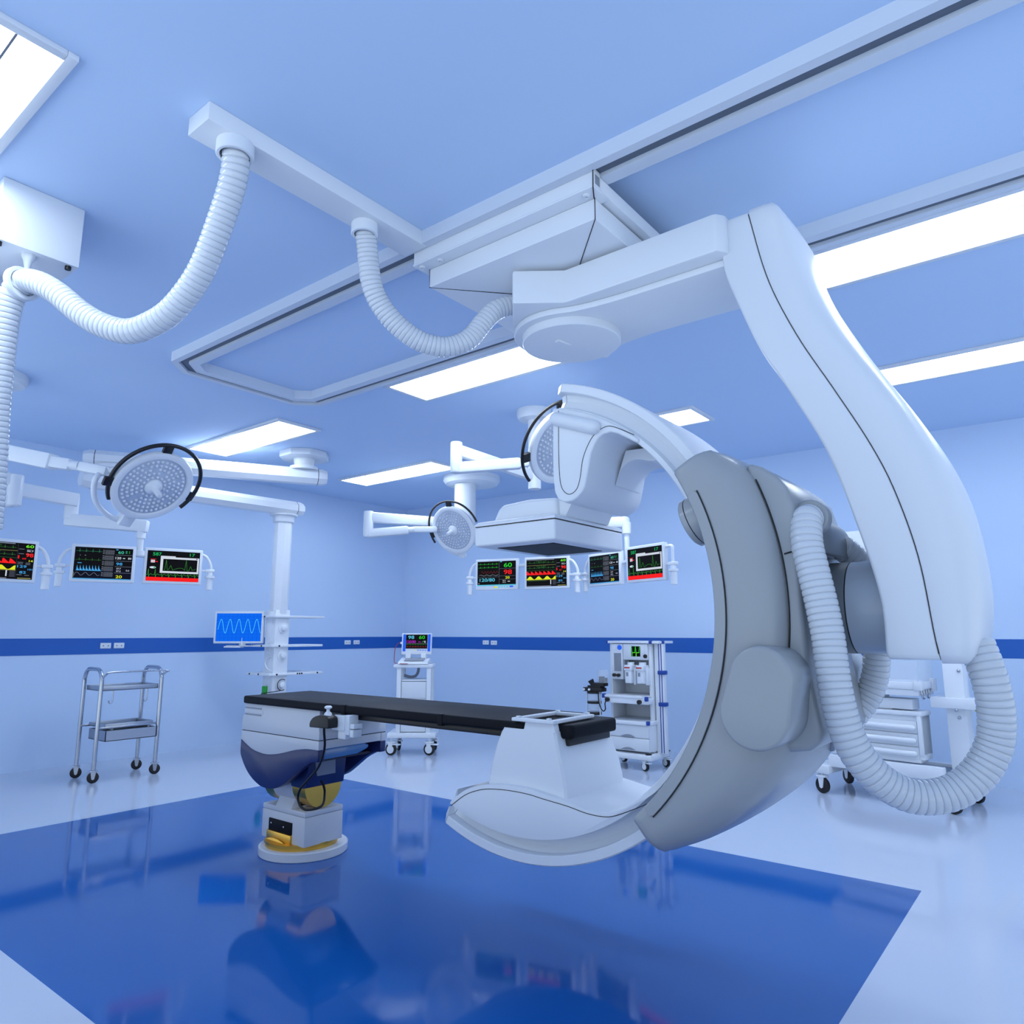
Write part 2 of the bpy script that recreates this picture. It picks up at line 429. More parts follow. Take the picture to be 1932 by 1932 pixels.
spots = [(-3.36, 0.535, 'large bright ceiling light cut off by the top left corner of the photo'),
         (-6.475, 3.895, 'ceiling light on the left just above the round surgical lamp with the black guard'),
         (-3.34, 3.895, 'ceiling light partly hidden by the round hub under the ceiling arm'),
         (-0.13, 3.895, 'ceiling light at the right edge directly beside the far ceiling rail'),
         (-6.495, 5.925, 'ceiling light above the folded lamp arm near the back left corner'),
         (-3.31, 5.925, 'ceiling light of which a short end shows above the grey sleeve of the C-arm'),
         (-0.17, 5.925, 'ceiling light at the right edge behind the upright of the C-arm, nearest the back wall')]
for i, (x, y, lab) in enumerate(spots):
    if i == 0: L0.location = (x, y, CZ); L0['label'] = lab
    else: dup(L0, (x, y, CZ), 0, lab)
L0['group'] = 'ceiling light panels'

# ------------------------------------------------------------------ wall sockets
def make_socket():
    t = thing('wall_socket', '', 'socket', (0, 0, 0), 0, 'wall sockets on the blue band')
    obj('face_plate', MB('white').box(-.055, .055, -.014, 0, -.03, .03, .004), t, local=True)
    for dx in (-.025, .025):
        obj('outlet', MB('grill').cyl((dx, -.0145, 0), (dx, -.012, 0), .008, n=12), t, local=True)
    return t
s0 = make_socket()
sk = [((XL + .004, 3.485, 1.217), PI / 2, 'left one of the two white sockets on the blue band above the steel trolley'),
      ((XL + .004, 3.625, 1.217), PI / 2, 'right one of the two white sockets on the blue band above the steel trolley'),
      ((XL + .004, 6.805, 1.221), PI / 2, 'left one of the two white sockets between the shelf column and the room corner'),
      ((XL + .004, 6.97, 1.221), PI / 2, 'right one of the two white sockets between the shelf column and the room corner'),
      ((-6.695, YB - .004, 1.222), 0, 'left one of the two white sockets on the back wall beside the corner cart'),
      ((-6.545, YB - .004, 1.219), 0, 'right one of the two white sockets on the back wall beside the corner cart')]
for i, (p, rz, lab) in enumerate(sk):
    if i == 0: s0.location = p; s0.rotation_euler = (0, 0, rz); s0['label'] = lab
    else: dup(s0, p, rz, lab)

# ------------------------------------------------------------------ ceiling track (ring rail)
ZB = 3.246
def ring_outline(x0, y0, y1, x1, c):
    return [(x1, y0), (x0 + c, y0), (x0, y0 + c), (x0, y1 - c), (x0 + c, y1), (x1, y1)]
tr = thing('ceiling_track', 'long white double rail loop on the ceiling that carries the C-arm', 'ceiling rail', (-3, 2.915, CZ))
def band_strip(o, i, z0, z1, m):
    mb = MB(m); n = len(o)
    for k in range(n - 1):
        a, b = o[k], o[k + 1]; c, d = i[k], i[k + 1]
        vs = [(a[0], a[1], z0), (b[0], b[1], z0), (d[0], d[1], z0), (c[0], c[1], z0), (a[0], a[1], z1), (b[0], b[1], z1), (d[0], d[1], z1), (c[0], c[1], z1)]
        mb.add(vs, [(0, 1, 2, 3), (4, 7, 6, 5), (0, 4, 5, 1), (1, 5, 6, 2), (2, 6, 7, 3), (3, 7, 4, 0)])
    return mb
XE = 2.95
o1 = ring_outline(-5.025, 2.275, 3.555, XE, .165); o2 = ring_outline(-4.983, 2.317, 3.513, XE, .148)
o3 = ring_outline(-4.925, 2.375, 3.455, XE, .122); o4 = ring_outline(-4.862, 2.438, 3.392, XE, .095)
obj('outer_lip', band_strip(o1, o2, ZB, CZ, 'rail'), tr, smooth=False)
obj('inner_lip', band_strip(o3, o4, ZB, CZ, 'rail'), tr, smooth=False)
obj('slot', band_strip(o2, o3, ZB + .020, CZ - .004, 'slot'), tr, smooth=False)

# ================================================================== C-ARM
YC = 2.915; CX, CZc = -2.05, 1.446
ca = thing('c_arm_scanner', 'large white and grey C-arm X-ray machine hanging from the ceiling rails', 'x-ray machine', (-1.92, YC, 3.246))
cg = MB('white')
for s in (1, -1):
    def yy(y): return YC + s * (y - YC)
    cg.box(-2.456, -1.393, yy(2.3185), yy(2.373), 3.183, 3.262, .002)          # runner tube in the slot
    cg.box(-2.456, -1.393, yy(2.313), yy(2.44), 3.172, 3.183, .002)            # flange
cg.box(-1.45, -1.393, 2.373, YC * 2 - 2.373, 3.18, 3.244, .004)
cg.box(-2.456, -2.40, 2.373, YC * 2 - 2.373, 3.18, 3.244, .004)
carr = obj('carriage', cg, ca)
hb = MB('white').box(-2.41, -1.43, 2.385, YC * 2 - 2.385, 3.074, 3.172, .006)
hou = obj('carriage_housing', hb, ca)
sm = MB('seam')
for (x, y) in ((-1.431, 2.386), (-2.409, 2.386)):
    sm.tube([(x, y, 3.172), (x, y, 3.0745), (x + (-1.92 - x) * .6, y + (YC - y) * .6, 3.0725)], .0022, 5)
sm.tube([(-1.433, 2.384, 3.171), (-1.394, 2.3125, 3.171), (-1.3925, 2.3125, 3.262)], .0025, 5)
obj('housing_seam', sm, hou)
for (x, y) in ((-1.45, 2.35), (-2.30, 2.35), (-2.42, 2.345)):
    obj('screw', MB('whitem').lathe([(.016, .0), (.016, -.006), (.009, -.01), (.007, -.004)], (x, y, 3.172), n=14), carr)
obj('runner_opening', MB('grill').box(-1.3932, -1.3922, 2.328, 2.364, 3.193, 3.236), carr)

# horizontal arm: upper cover and lower plate with round end
pl = [(-1.95, 2.48), (-1.75, 2.627), (-1.005, 2.622), (-.975, 2.665), (-.975, 2 * YC - 2.665), (-1.005, 2 * YC - 2.622), (-1.75, 2 * YC - 2.627), (-1.95, 2 * YC - 2.48), (-2.12, 2 * YC - 2.70), (-2.155, YC), (-2.12, 2.70)]
def inset(p, k, cx=-1.6, cy=YC): return [(cx + (x - cx) * k, cy + (y - cy) * (k * .86 + .0 if k < 1 else 1)) for x, y in p]
cov = MB('white').prism(pl, 2.885, 3.055, 'z', .012)
acov = obj('arm_cover', cov, ca)
plt = []
r = .292
for k in range(0, 25):
    a = math.radians(70 + k * (220 / 24)); plt.append((-1.91 + r * math.cos(a), YC + r * math.sin(a)))
near = curve2([(-1.81, YC - .274), (-1.72, YC - .243), (-1.58, YC - .222), (-1.4, YC - .215), (-.98, YC - .213)], 4)
plt += near[1:]
plt += [(x, 2 * YC - y) for x, y in near[::-1]][:-1]
obj('arm_plate', MB('white').prism(plt, 2.852, 2.884, 'z', .008), ca)
hub = obj('hub_cap', MB('white').lathe([(.25, .055), (.252, .05), (.252, .006), (.248, .0), (.20, -.010), (.0, -.018)], (-1.905, YC, 2.812), n=56), ca, ang=25)
obj('hub_key', MB('white').prism([(-1.93, 2.80), (-1.90, 2.79), (-1.88, 2.88), (-1.885, 2.885)], 2.79, 2.801, 'z', .002), hub)

# S-shaped upright
fL = table([(3.04, -1.0), (2.843, -1.006), (2.666, -.955), (2.447, -.875), (2.264, -.78), (2.004, -.66), (1.715, -.578), (1.463, -.525), (1.27, -.522)])
fS = table([(3.04, -.889), (2.724, -.825), (2.467, -.731), (2.22, -.612), (2.008, -.513), (1.843, -.453), (1.603, -.398), (1.336, -.372), (1.27, -.364)])
fR = table([(3.04, -.778), (2.692, -.705), (2.551, -.652), (2.159, -.43), (1.871, -.322), (1.593, -.277), (1.396, -.268), (1.27, -.278)])
fB = table([(3.04, -.770), (2.946, -.728), (2.743, -.68), (2.613, -.632), (2.362, -.512), (2.112, -.378), (1.943, -.302), (1.792, -.257), (1.608, -.232), (1.45, -.228), (1.316, -.248), (1.27, -.27)])
Y0, Y1 = 2.68, 3.15
zz = [3.03 - (3.03 - 1.285) * i / 44 for i in range(45)]
fr = []; re = []
def endin(z, lo, hi, r):          # rounding at the ends
    d = min(z - lo, hi - z)
    return 0.0 if d >= r else r - math.sqrt(max(0, r * r - (r - d) ** 2))
for z in [3.045, 3.041] + zz + [1.272, 1.265]:
    zc = min(max(z, 1.27), 3.04); e = endin(z, 1.264, 3.046, .02)
    a = fL(zc) + e * .6; s_ = fS(zc) - .0013
    fr.append([(a + .004, Y0 + .006 + e, z), (a + .012, Y0 + e, z), (s_ - .004, Y0 + e, z), (s_, Y0 + .004 + e, z), (s_, Y1 - .004 - e, z), (s_ - .004, Y1 - e, z), (a + .012, Y1 - e, z), (a + .004, Y1 - .006 - e, z), (a, Y1 - .02 - e, z), (a, Y0 + .02 + e, z)])
for z in [3.065, 3.055] + zz + [1.275, 1.262, 1.254]:
    zc = min(max(z, 1.27), 3.04); e = endin(z, 1.252, 3.067, .045)
    s_ = fS(zc) + .0013; r_ = fR(zc) - e * .4; b_ = fB(zc) - e
    re.append([(s_, Y0 + .002 + e, z), (s_ + .004, Y0 - .002 + e, z), (r_ - .045, Y0 - .002 + e, z), (r_ - .012, Y0 + .004 + e, z), (r_ + (b_ - r_) * .35, Y0 + .035 + e, z), (r_ + (b_ - r_) * .8, Y0 + .10 + e, z), (b_, YC - .08, z), (b_, YC + .08, z), (r_ + (b_ - r_) * .8, Y1 - .10 - e, z), (r_ + (b_ - r_) * .35, Y1 - .035 - e, z), (r_ - .012, Y1 - .004 - e, z), (r_ - .045, Y1 + .002 - e, z), (s_ + .004, Y1 + .002 - e, z), (s_, Y1 - .002 - e, z)])
up = obj('upright_front', MB('white').loft(fr), ca, ang=40)
ur = obj('upright_back', MB('white').loft(re), ca, ang=50)
sp = MB('seam')
rg = []
for z in zz:
    s_ = fS(z); rg.append([(s_ - .0016, Y0 + .002, z), (s_ + .0016, Y0 + .002, z), (s_ + .0016, Y1 - .002, z), (s_ - .0016, Y1 - .002, z)])
obj('upright_seam', sp.loft(rg), up, smooth=False)

# axle
ax = obj('axle', MB('grayd').cyl((-.84, YC, CZc), (-.655, YC, CZc), .170, n=56), ca)  # darker than its collar: shading along one grey shaft put into the colour
obj('axle_ring', MB('seam').cyl((-.657, YC, CZc), (-.650, YC, CZc), .1685, n=56), ax)
obj('axle_collar', MB('grayl').cyl((-.650, YC, CZc), (-.50, YC, CZc), .1705, n=56), ax)

# C-shaped track
def revolve(prof, angs, m, scale=None):
    rings = []
    for a in angs:
        t = math.radians(a); c, s_ = math.cos(t), math.sin(t)
        pr = prof(a) if callable(prof) else prof
        rings.append([(CX + rr * c, y, CZc + rr * s_) for rr, y in pr])
    return MB(m).loft(rings)
def sym(h): return h + [(r_, 2 * YC - y) for r_, y in h[::-1]]
half = [(.952, 2.672), (.956, 2.666), (.976, 2.666), (.985, 2.70), (1.02, 2.715), (1.046, 2.70), (1.0475, 2.656), (1.051, 2.651), (1.085, 2.651), (1.09, 2.656)]
A = [-114 + 190 * i / 110 for i in range(111)]
ct = obj('c_track', revolve(sym(half), A, 'white'), ca, ang=30)
def capprof(k):
    return sym([(r_, YC + (y - YC) * k) for r_, y in half])
for nm, a0, a1 in (('track_end', 76, 79.2), ('track_end', -114, -117)):
    rings = []
    for a, k in ((a0 + (.15 if a1 > a0 else -.15), 1), (a1, .78)):
        t = math.radians(a); rings.append([(CX + rr * math.cos(t), y, CZc + rr * math.sin(t)) for rr, y in capprof(k)])
    obj(nm, MB('white').loft(rings), ct, ang=30)

# grey sleeve
ro = table([(-52, 1.17), (-47.5, 1.195), (-43, 1.23), (-37, 1.27), (-31, 1.305), (-25, 1.325), (-18, 1.30), (-11, 1.262), (-6, 1.25), (18, 1.25), (23, 1.247), (27, 1.222), (31, 1.178)])
def sleeve(a):
    o = ro(a)
    d = min(a + 49.5, 30.5 - a); e = .010 * max(0, 1 - d / .8)
    k = min(1.0, (o - 1.05) / .2)
    h = [(1.018 + e, 2.505), (1.020 + e, 2.488), (1.029 + e, 2.478 + e), (1.05, 2.4775 + e), (o - .128 * k, 2.478 + e), (o - .085 * k, 2.486 + e), (o - .045 * k, 2.510 + e), (o - .018 * k, 2.55), (o - .004 - e * .6, 2.60), (o - e * .8, 2.66), (o + .003 - e, 2.75), (o + .005 - e, 2.84)]
    return sym(h)
A = [-49.5, -49.2, -48.9] + [-48.7 + 78.4 * i / 60 for i in range(61)] + [29.9, 30.2, 30.5]
sl = obj('sleeve', revolve(sleeve, A, 'gray'), ca, ang=50)
def strip(a):
    d = min(a + 45.5, 24 - a); k = math.sqrt(max(0.02, 1 - max(0, 1 - d / 1.0) ** 2))
    c = 1.047; w = .0195 * k
    return [(c - w, 2.4785), (c - w, 2.4715), (c - w + .002, 2.470), (c + w - .002, 2.470), (c + w, 2.4715), (c + w, 2.4785)]
A2 = [-45.5, -45.3, -45, -44.6] + [-44 + 67 * i / 40 for i in range(41)] + [23.4, 23.7, 23.9, 24]
obj('sleeve_strip', revolve(strip, A2, 'gray'), sl)
obj('strip_seam', revolve(lambda a: [(1.0665, 2.4725), (1.0705, 2.4725), (1.0705, 2.479), (1.0665, 2.479)], A2[2:-2], 'seam'), sl)
# seam between sleeve and rear cover
rg = []
for i in range(25):
    t = math.radians(-8 + 30 * i / 24)
    rg.append([(CX + r_ * math.cos(t), y, CZc + r_ * math.sin(t)) for r_, y in ((1.248, 2.594), (1.252, 2.594), (1.252, 2.63), (1.248, 2.63))])
obj('sleeve_seam', MB('seam').loft(rg), sl, smooth=False)
# stadium pods on both faces
def hull(P):
    P = sorted(P)
    def half_(Q):
        h = []
        for p in Q:
            while len(h) > 1 and (h[-1][0] - h[-2][0]) * (p[1] - h[-2][1]) - (h[-1][1] - h[-2][1]) * (p[0] - h[-2][0]) <= 0: h.pop()
            h.append(p)
        return h
    a, b = half_(P), half_(P[::-1]); return a[:-1] + b[:-1]
def stadium(zt=1.205, zb=1.085, r1=.104, r2=.116, xt=-.848, xb=-.876):
    return hull([(xt + r1 * math.cos(k * PI / 20), zt + r1 * math.sin(k * PI / 20)) for k in range(40)] + [(xb + r2 * math.cos(k * PI / 20), zb + r2 * math.sin(k * PI / 20)) for k in range(40)])
obj('motor_pod', MB('gray').prism(stadium(), 2.395, 2.62, 'y', .012, seg=3), sl, ang=50)
obj('motor_pod', MB('gray').prism(stadium(), 3.21, 3.435, 'y', .012, seg=3), sl, ang=50)
ka = math.radians(20); kd = Vector((math.cos(ka), 0, math.sin(ka))); kc0 = Vector((CX, 2.60, CZc))
obj('side_disc', MB('gray').lathe([(.0, .950), (.088, .950), (.096, .957), (.096, 1.05), (.0, 1.05)], kc0, kd, 40), sl)
obj('side_disc_seam', MB('seam').lathe([(.0965, .975), (.0968, .9755), (.0968, .978), (.0965, .9785)], kc0, kd, 40), sl)
# rear mount block, upper cover and hose socket
bl = [(-.93, 1.985), (-.875, 1.965), (-.815, 1.915), (-.785, 1.875), (-.765, 1.80), (-.755, 1.66), (-.76, 1.45), (-.75, 1.25), (-.715, 1.02), (-.725, .985), (-.765, .955), (-.90, .935), (-1.0, 1.0), (-.93, 1.3), (-.9, 1.6)]
mb_ = obj('mount_block', MB('gray').prism(bl, 2.60, 2 * YC - 2.60, 'y', .022, seg=4), ca, ang=50)
sk_ = curve2([(-.82, 1.82), (-.775, 1.803), (-.74, 1.783), (-.712, 1.75), (-.697, 1.70), (-.693, 1.645), (-.705, 1.636), (-.73, 1.655), (-.77, 1.64), (-.80, 1.66)], 3)
obj('hose_socket', MB('grayd').prism(sk_, 2.70, 2 * YC - 2.70, 'y', .03, seg=4), mb_, ang=50)
obj('socket_boss', MB('gray').lathe([(.066, .0), (.066, .05), (.060, .058), (.056, .058)], (-.735, 2.735, 1.765), (0, -1, 0), 28), mb_)
obj('block_seam', MB('seam').tube([(-.805, 2.5975, 1.63), (-.775, 2.5975, 1.637), (-.75, 2.61, 1.64)], .003, 5), mb_)

# flexible hoses of the C-arm
h1 = [(-.735, 2.70, 1.755), (-.734, 2.650, 1.755), (-.731, 2.622, 1.71), (-.727, 2.608, 1.65), (-.710, 2.600, 1.559), (-.691, 2.597, 1.449), (-.676, 2.591, 1.341), (-.668, 2.582, 1.236), (-.657, 2.578, 1.134), (-.639, 2.585, 1.033), (-.608, 2.601, .951), (-.554, 2.639, .878), (-.489, 2.682, .838), (-.421, 2.725, .835), (-.357, 2.762, .861), (-.298, 2.793, .917), (-.255, 2.810, 1.0), (-.240, 2.807, 1.091), (-.243, 2.800, 1.175), (-.254, 2.80, 1.24), (-.275, 2.81, 1.32)]
obj('cable_hose', MB('gloss').hose(h1, .0545, .0225, 20), ca, ang=60)
h2 = [(-.640, 3.25, 1.34), (-.664, 3.257, 1.265), (-.677, 3.263, 1.19), (-.707, 3.258, 1.104), (-.757, 3.235, 1.03), (-.806, 3.21, .966), (-.862, 3.15, .923)]
obj('cable_hose', MB('gloss').hose(h2, .052, .0235, 18), ca, ang=60)
h3 = [(-.72, 3.05, 1.69), (-.69, 3.10, 1.655), (-.655, 3.17, 1.59), (-.635, 3.22, 1.50), (-.63, 3.25, 1.40), (-.640, 3.25, 1.30)]
obj('cable_hose', MB('gloss').hose(h3, .052, .0235, 18), ca, ang=60)

# detector end
sad = [(-1.845, 2.395), (-1.848, 2.176), (-1.846, 2.05), (-1.838, 1.99), (-1.82, 1.955), (-1.787, 1.938), (-1.745, 1.938), (-1.712, 1.953), (-1.688, 1.975), (-1.673, 2.0), (-1.655, 2.071), (-1.639, 2.144), (-1.618, 2.185), (-1.60, 2.207), (-1.577, 2.221), (-1.538, 2.224), (-1.5, 2.21), (-1.408, 2.152)]
arc = [(CX + .972 * math.cos(math.radians(a)), CZc + .972 * math.sin(math.radians(a))) for a in (48, 52, 56, 60, 64, 68, 72, 75)]
sd = obj('detector_bracket', MB('white').prism(sad + arc, 2.652, 2 * YC - 2.652, 'y', .012, seg=3), ct, ang=45)
OFF[sd.name] = OFF[ca.name]
ins = curve2([(-1.81, 2.375), (-1.812, 2.176), (-1.808, 2.06), (-1.796, 2.005), (-1.772, 1.977), (-1.745, 1.972), (-1.715, 1.992), (-1.697, 2.04), (-1.682, 2.12), (-1.655, 2.18), (-1.62, 2.225), (-1.57, 2.25), (-1.52, 2.245), (-1.42, 2.19)], 4)
obj('bracket_seam', MB('seam').tube([(x, 2.6515, z) for x, z in ins], .0016, 5), ct)
cp = [Vector((-1.815, 2.64, 2.333)), Vector((-1.615, 2.64, 2.257))]; dv = (cp[1] - cp[0]).normalized()
pts = []; rad = []
for k in range(7):
    a = PI / 2 * k / 6; pts.append(cp[0] - dv * .033 * math.cos(a)); rad.append(.033 * max(.05, math.sin(a)))
for k in range(7):
    a = PI / 2 * (1 - k / 6); pts.append(cp[1] + dv * .033 * math.cos(a)); rad.append(.033 * max(.05, math.sin(a)))
obj('grip', MB('white').tube(pts, rad, 20), ct, ang=60)
# inner fairing of the bracket
obj('bracket_fairing', MB('white').prism(curve2([(-1.66, 2.04), (-1.62, 2.12), (-1.55, 2.15), (-1.46, 2.13), (-1.38, 2.15), (-1.46, 2.19), (-1.60, 2.20)], 4), 2.9, 3.14, 'y', .02, seg=3), ct, ang=50)
dt = obj('detector', MB('white').box(-2.287, -1.807, 2.608, 3.222, 1.765, 1.862, .012, seg=3), ca)
obj('detector_seam', MB('seam').box(-2.2845, -1.8095, 2.6105, 3.2195, 1.8615, 1.8645), dt)
lid = []
for z, e in ((1.864, .001), (1.872, .0), (1.885, .012), (1.894, .05), (1.898, .09)):
    lid.append([(-2.287 + e + .0, 2.608 + e, z), (-1.807 - e, 2.608 + e, z), (-1.807 - e, 3.222 - e, z), (-2.287 + e, 3.222 - e, z)])
obj('detector_lid', MB('white').loft(lid), dt, ang=50)
obj('detector_window', MB('mattress').box(-2.215, -1.879, 2.70, 3.13, 1.7625, 1.7665), dt)
rb = [(-2.255, 1.885), (-2.215, 1.955), (-2.19, 1.978), (-2.03, 1.988), (-1.862, 1.978), (-1.855, 1.885)]
obj('detector_housing', MB('white').prism(rb, 2.70, 3.13, 'y', .02, seg=3), dt, ang=50)
obj('detector_neck', MB('white').loft([[(-2.0, 2.72, 1.886), (-1.825, 2.72, 1.886), (-1.815, 3.09, 1.886), (-2.0, 3.09, 1.886)], [(-2.0, 2.72, 1.965), (-1.775, 2.72, 1.965), (-1.765, 3.07, 1.965), (-2.0, 3.07, 1.965)]]), dt)

# X-ray tube end
wt = curve2([(-2.44, .565), (-2.352, .624), (-2.255, .658), (-2.147, .674), (-2.06, .677), (-1.964, .674), (-1.804, .653), (-1.666, .631), (-1.587, .634), (-1.508, .661), (-1.415, .708), (-1.36, .745)], 4)
low = [(CX + .979 * math.cos(math.radians(a)), CZc + .979 * math.sin(math.radians(a))) for a in range(-48, -115, -3)]
tb = obj('tube_housing', MB('white').prism(wt + low, 2.632, 2 * YC - 2.632, 'y', .01, seg=3), ct, ang=45)
ws = curve2([(-2.44, .542), (-2.352, .602), (-2.263, .636), (-2.184, .65), (-2.085, .656), (-1.98, .654), (-1.898, .645), (-1.773, .633), (-1.684, .619), (-1.603, .617), (-1.541, .63), (-1.437, .676), (-1.39, .70)], 4)
obj('tube_housing_seam', MB('seam').tube([(x, 2.6315, z) for x, z in ws], .0016, 5), ct)
tw = []
for z, a, b, c, d in ((.60, -2.245, -1.795, 2.658, 3.15), (.69, -2.235, -1.802, 2.66, 3.145), (.76, -2.22, -1.816, 2.661, 3.14), (.84, -2.192, -1.838, 2.662, 3.12), (.90, -2.165, -1.852, 2.663, 3.10), (.922, -2.152, -1.857, 2.6635, 3.09)):
    tw.append([(a, c + .012, z), (a + .012, c, z), (b - .01, c, z), (b, c + .01, z), (b, d, z), (a, d, z)])
obj('collimator_tower', MB('white').loft(tw), ct, ang=30)
obj('tower_top', MB('white').loft([[(-2.028, 2.6635, .92), (-1.857, 2.6635, .92), (-1.857, 2.70, .92), (-2.028, 2.70, .92)], [(-2.018, 2.664, .958), (-1.866, 2.664, .958), (-1.866, 2.70, .958), (-2.018, 2.70, .958)]]), ct, ang=30)
fm = MB('white')
x0, x1, y0, y1, b = -2.085, -1.855, 2.645, 2.99, .028
fm.box(x0, x1, y0, y0 + b, .957, .972, .003).box(x0, x1, y1 - b, y1, .957, .972, .003).box(x0, x0 + b, y0 + b, y1 - b, .957, .972, .003).box(x1 - b, x1, y0 + b, y1 - b, .957, .972, .003)
obj('collimator_frame', fm, ct)
pg = MB('white')
for x in (x0 + .03, x1 - .03):
    for y in (y0 + .015, y1 - .015): pg.box(x - .009, x + .009, y - .009, y + .009, .972, .98, .002)
obj('frame_pin', pg, ct)

# ================================================================== CABLE BEAM AND HOSES
cb = thing('cable_beam', 'square white ceiling beam with two ribbed cable hoses hanging from it', 'cable duct', (-2.43, 1.78, CZ))
obj('beam', MB('white').box(-2.507, -2.355, 1.164, 2.305, 3.24, CZ, .004), cb)
for (x, y, rr) in ((-2.405, 1.305, .071), (-2.44, 1.985, .062)):
    obj('collar', MB('white').lathe([(rr - .004, .0), (rr, -.004), (rr, -.052), (rr - .004, -.056), (rr - .014, -.056), (rr - .014, -.02)], (x, y, 3.241), n=36), cb)
hp = [(-2.402, 1.306, 3.236), (-2.440, 1.328, 3.139), (-2.515, 1.337, 3.013), (-2.648, 1.330, 2.80), (-2.779, 1.298, 2.666), (-2.895, 1.261, 2.612), (-3.009, 1.217, 2.597), (-3.127, 1.157, 2.64), (-3.226, 1.106, 2.707), (-3.325, 1.051, 2.797), (-3.419, 1.006, 2.858), (-3.51, .973, 2.88), (-3.559, .948, 2.816), (-3.593, .946, 2.70), (-3.625, .956, 2.539), (-3.659, .969, 2.354), (-3.683, .985, 2.193), (-3.70, 1.0, 2.0), (-3.71, 1.01, 1.8)]
obj('cable_hose', MB('gloss').hose(hp, .053, .025, 20), cb, ang=60)
hp = [(-2.44, 1.988, 3.236), (-2.461, 2.018, 3.164), (-2.479, 2.066, 3.001), (-2.475, 2.116, 2.912), (-2.449, 2.179, 2.838), (-2.411, 2.25, 2.779), (-2.369, 2.317, 2.745), (-2.314, 2.39, 2.733), (-2.265, 2.451, 2.754), (-2.223, 2.502, 2.801), (-2.183, 2.543, 2.88), (-2.14, 2.59, 2.95), (-2.09, 2.66, 2.985), (-2.04, 2.73, 2.99)]
obj('cable_hose', MB('gloss').hose(hp, .050, .021, 20), cb, ang=60)

# ================================================================== JUNCTION BOX
jb = thing('ceiling_box', 'white box on the ceiling at the left edge with a hose ring below', 'junction box', (-3.7, .95, CZ))
obj('body', MB('white').box(-4.02, -3.481, .845, 1.173, 3.022, CZ, .006), jb)
for (x, y) in ((-3.505, 1.135), (-3.505, .862), (-3.99, 1.135)):
    obj('knob', MB('black').cyl((x, y, 3.022), (x, y, 3.006), .013, n=16), jb)
obj('hanger', MB('gloss').lathe([(.030, .0), (.028, -.012), (.018, -.03), (.012, -.06), (.015, -.085)], (-3.535, .985, 3.022), n=20), jb)
rc = Vector((-3.518, .968, 2.872)); rd = Vector((.92, .28, .08)).normalized(); u, w, d = frame_from(rd)
prof = []
rings = []
for k in range(36):
    a = 2 * PI * k / 36; q = u * math.cos(a) + w * math.sin(a)
    rings.append([rc + q * rr + d * hh for rr, hh in ((.058, -.014), (.072, -.014), (.075, -.010), (.075, .010), (.072, .014), (.058, .014))])
rings.append(rings[0])
obj('hose_ring', MB('white').loft(rings, True, False), jb)
obj('cable_hose', MB('gloss').hose([(-3.9, .93, 3.06), (-3.91, .93, 2.98), (-3.95, .90, 2.85), (-4.02, .85, 2.70), (-4.10, .8, 2.5)], .045, .022, 16), jb, ang=60)

# ================================================================== OPERATING TABLE
ot = thing('operating_table', 'black padded operating table on a white and navy base with brass joints', 'operating table', (-4.01, 2.955, 0))
TY0, TY1 = 2.667, 3.19
obj('cushion', MB('mattress').box(-4.32, -2.032, TY0, TY1, .904, .952, .012, seg=3), ot, ang=50)
obj('cushion', MB('mattress').prism([(-2.03, 2.70), (-1.815, 2.705), (-1.795, 2.72), (-1.795, 3.09), (-1.815, 3.105), (-2.03, 3.12)], .89, .951, 'z', .014, seg=3), ot, ang=50)
obj('table_frame', MB('black').box(-3.53, -2.10, 2.70, 3.16, .874, .903, .004).box(-2.10, -1.825, 2.73, 3.08, .858, .889, .004), ot)
for x, w in ((-3.295, .03), (-2.545, .026)):
    obj('cushion_strap', MB('mattress').box(x - w, x + w * .2, TY0 - .0035, TY0 + .02, .896, .9535, .002), ot)
# head box
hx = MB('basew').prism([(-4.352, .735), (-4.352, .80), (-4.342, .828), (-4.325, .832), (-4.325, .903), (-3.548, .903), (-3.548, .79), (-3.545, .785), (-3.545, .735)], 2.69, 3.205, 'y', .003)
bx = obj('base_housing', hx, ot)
obj('base_seam', MB('seam').box(-4.349, -3.546, 2.692, 3.203, .731, .735), bx)
for z in (.873, .832):
    obj('vent', MB('grill').box(-4.318, -4.14, 2.6875, 2.692, z, z + .008), bx)
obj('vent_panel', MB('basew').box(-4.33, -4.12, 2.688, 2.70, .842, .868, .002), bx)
su = curve2([(-4.352, .677), (-4.285, .648), (-4.215, .624), (-4.13, .611), (-4.051, .609), (-3.97, .618), (-3.896, .632), (-3.80, .655), (-3.749, .665), (-3.654, .678), (-3.545, .68)], 4)
lo = curve2([(-3.545, .614), (-3.601, .607), (-3.65, .588), (-3.702, .563), (-3.76, .524), (-3.813, .489), (-3.87, .453), (-3.93, .428), (-3.98, .414), (-4.031, .41), (-4.09, .412), (-4.138, .423), (-4.20, .448), (-4.257, .482), (-4.31, .53), (-4.345, .577), (-4.353, .60)], 4)
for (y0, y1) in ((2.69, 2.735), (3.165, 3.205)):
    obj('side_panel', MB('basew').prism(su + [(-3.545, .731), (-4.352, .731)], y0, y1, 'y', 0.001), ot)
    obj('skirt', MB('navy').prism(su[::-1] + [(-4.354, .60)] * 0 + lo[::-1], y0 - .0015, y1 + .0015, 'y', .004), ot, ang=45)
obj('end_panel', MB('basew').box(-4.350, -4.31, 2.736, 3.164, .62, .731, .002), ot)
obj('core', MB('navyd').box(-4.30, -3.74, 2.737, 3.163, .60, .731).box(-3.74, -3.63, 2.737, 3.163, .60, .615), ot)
obj('right_panel', MB('basew').box(-3.60, -3.546, 2.736, 3.164, .683, .731, .002), ot)
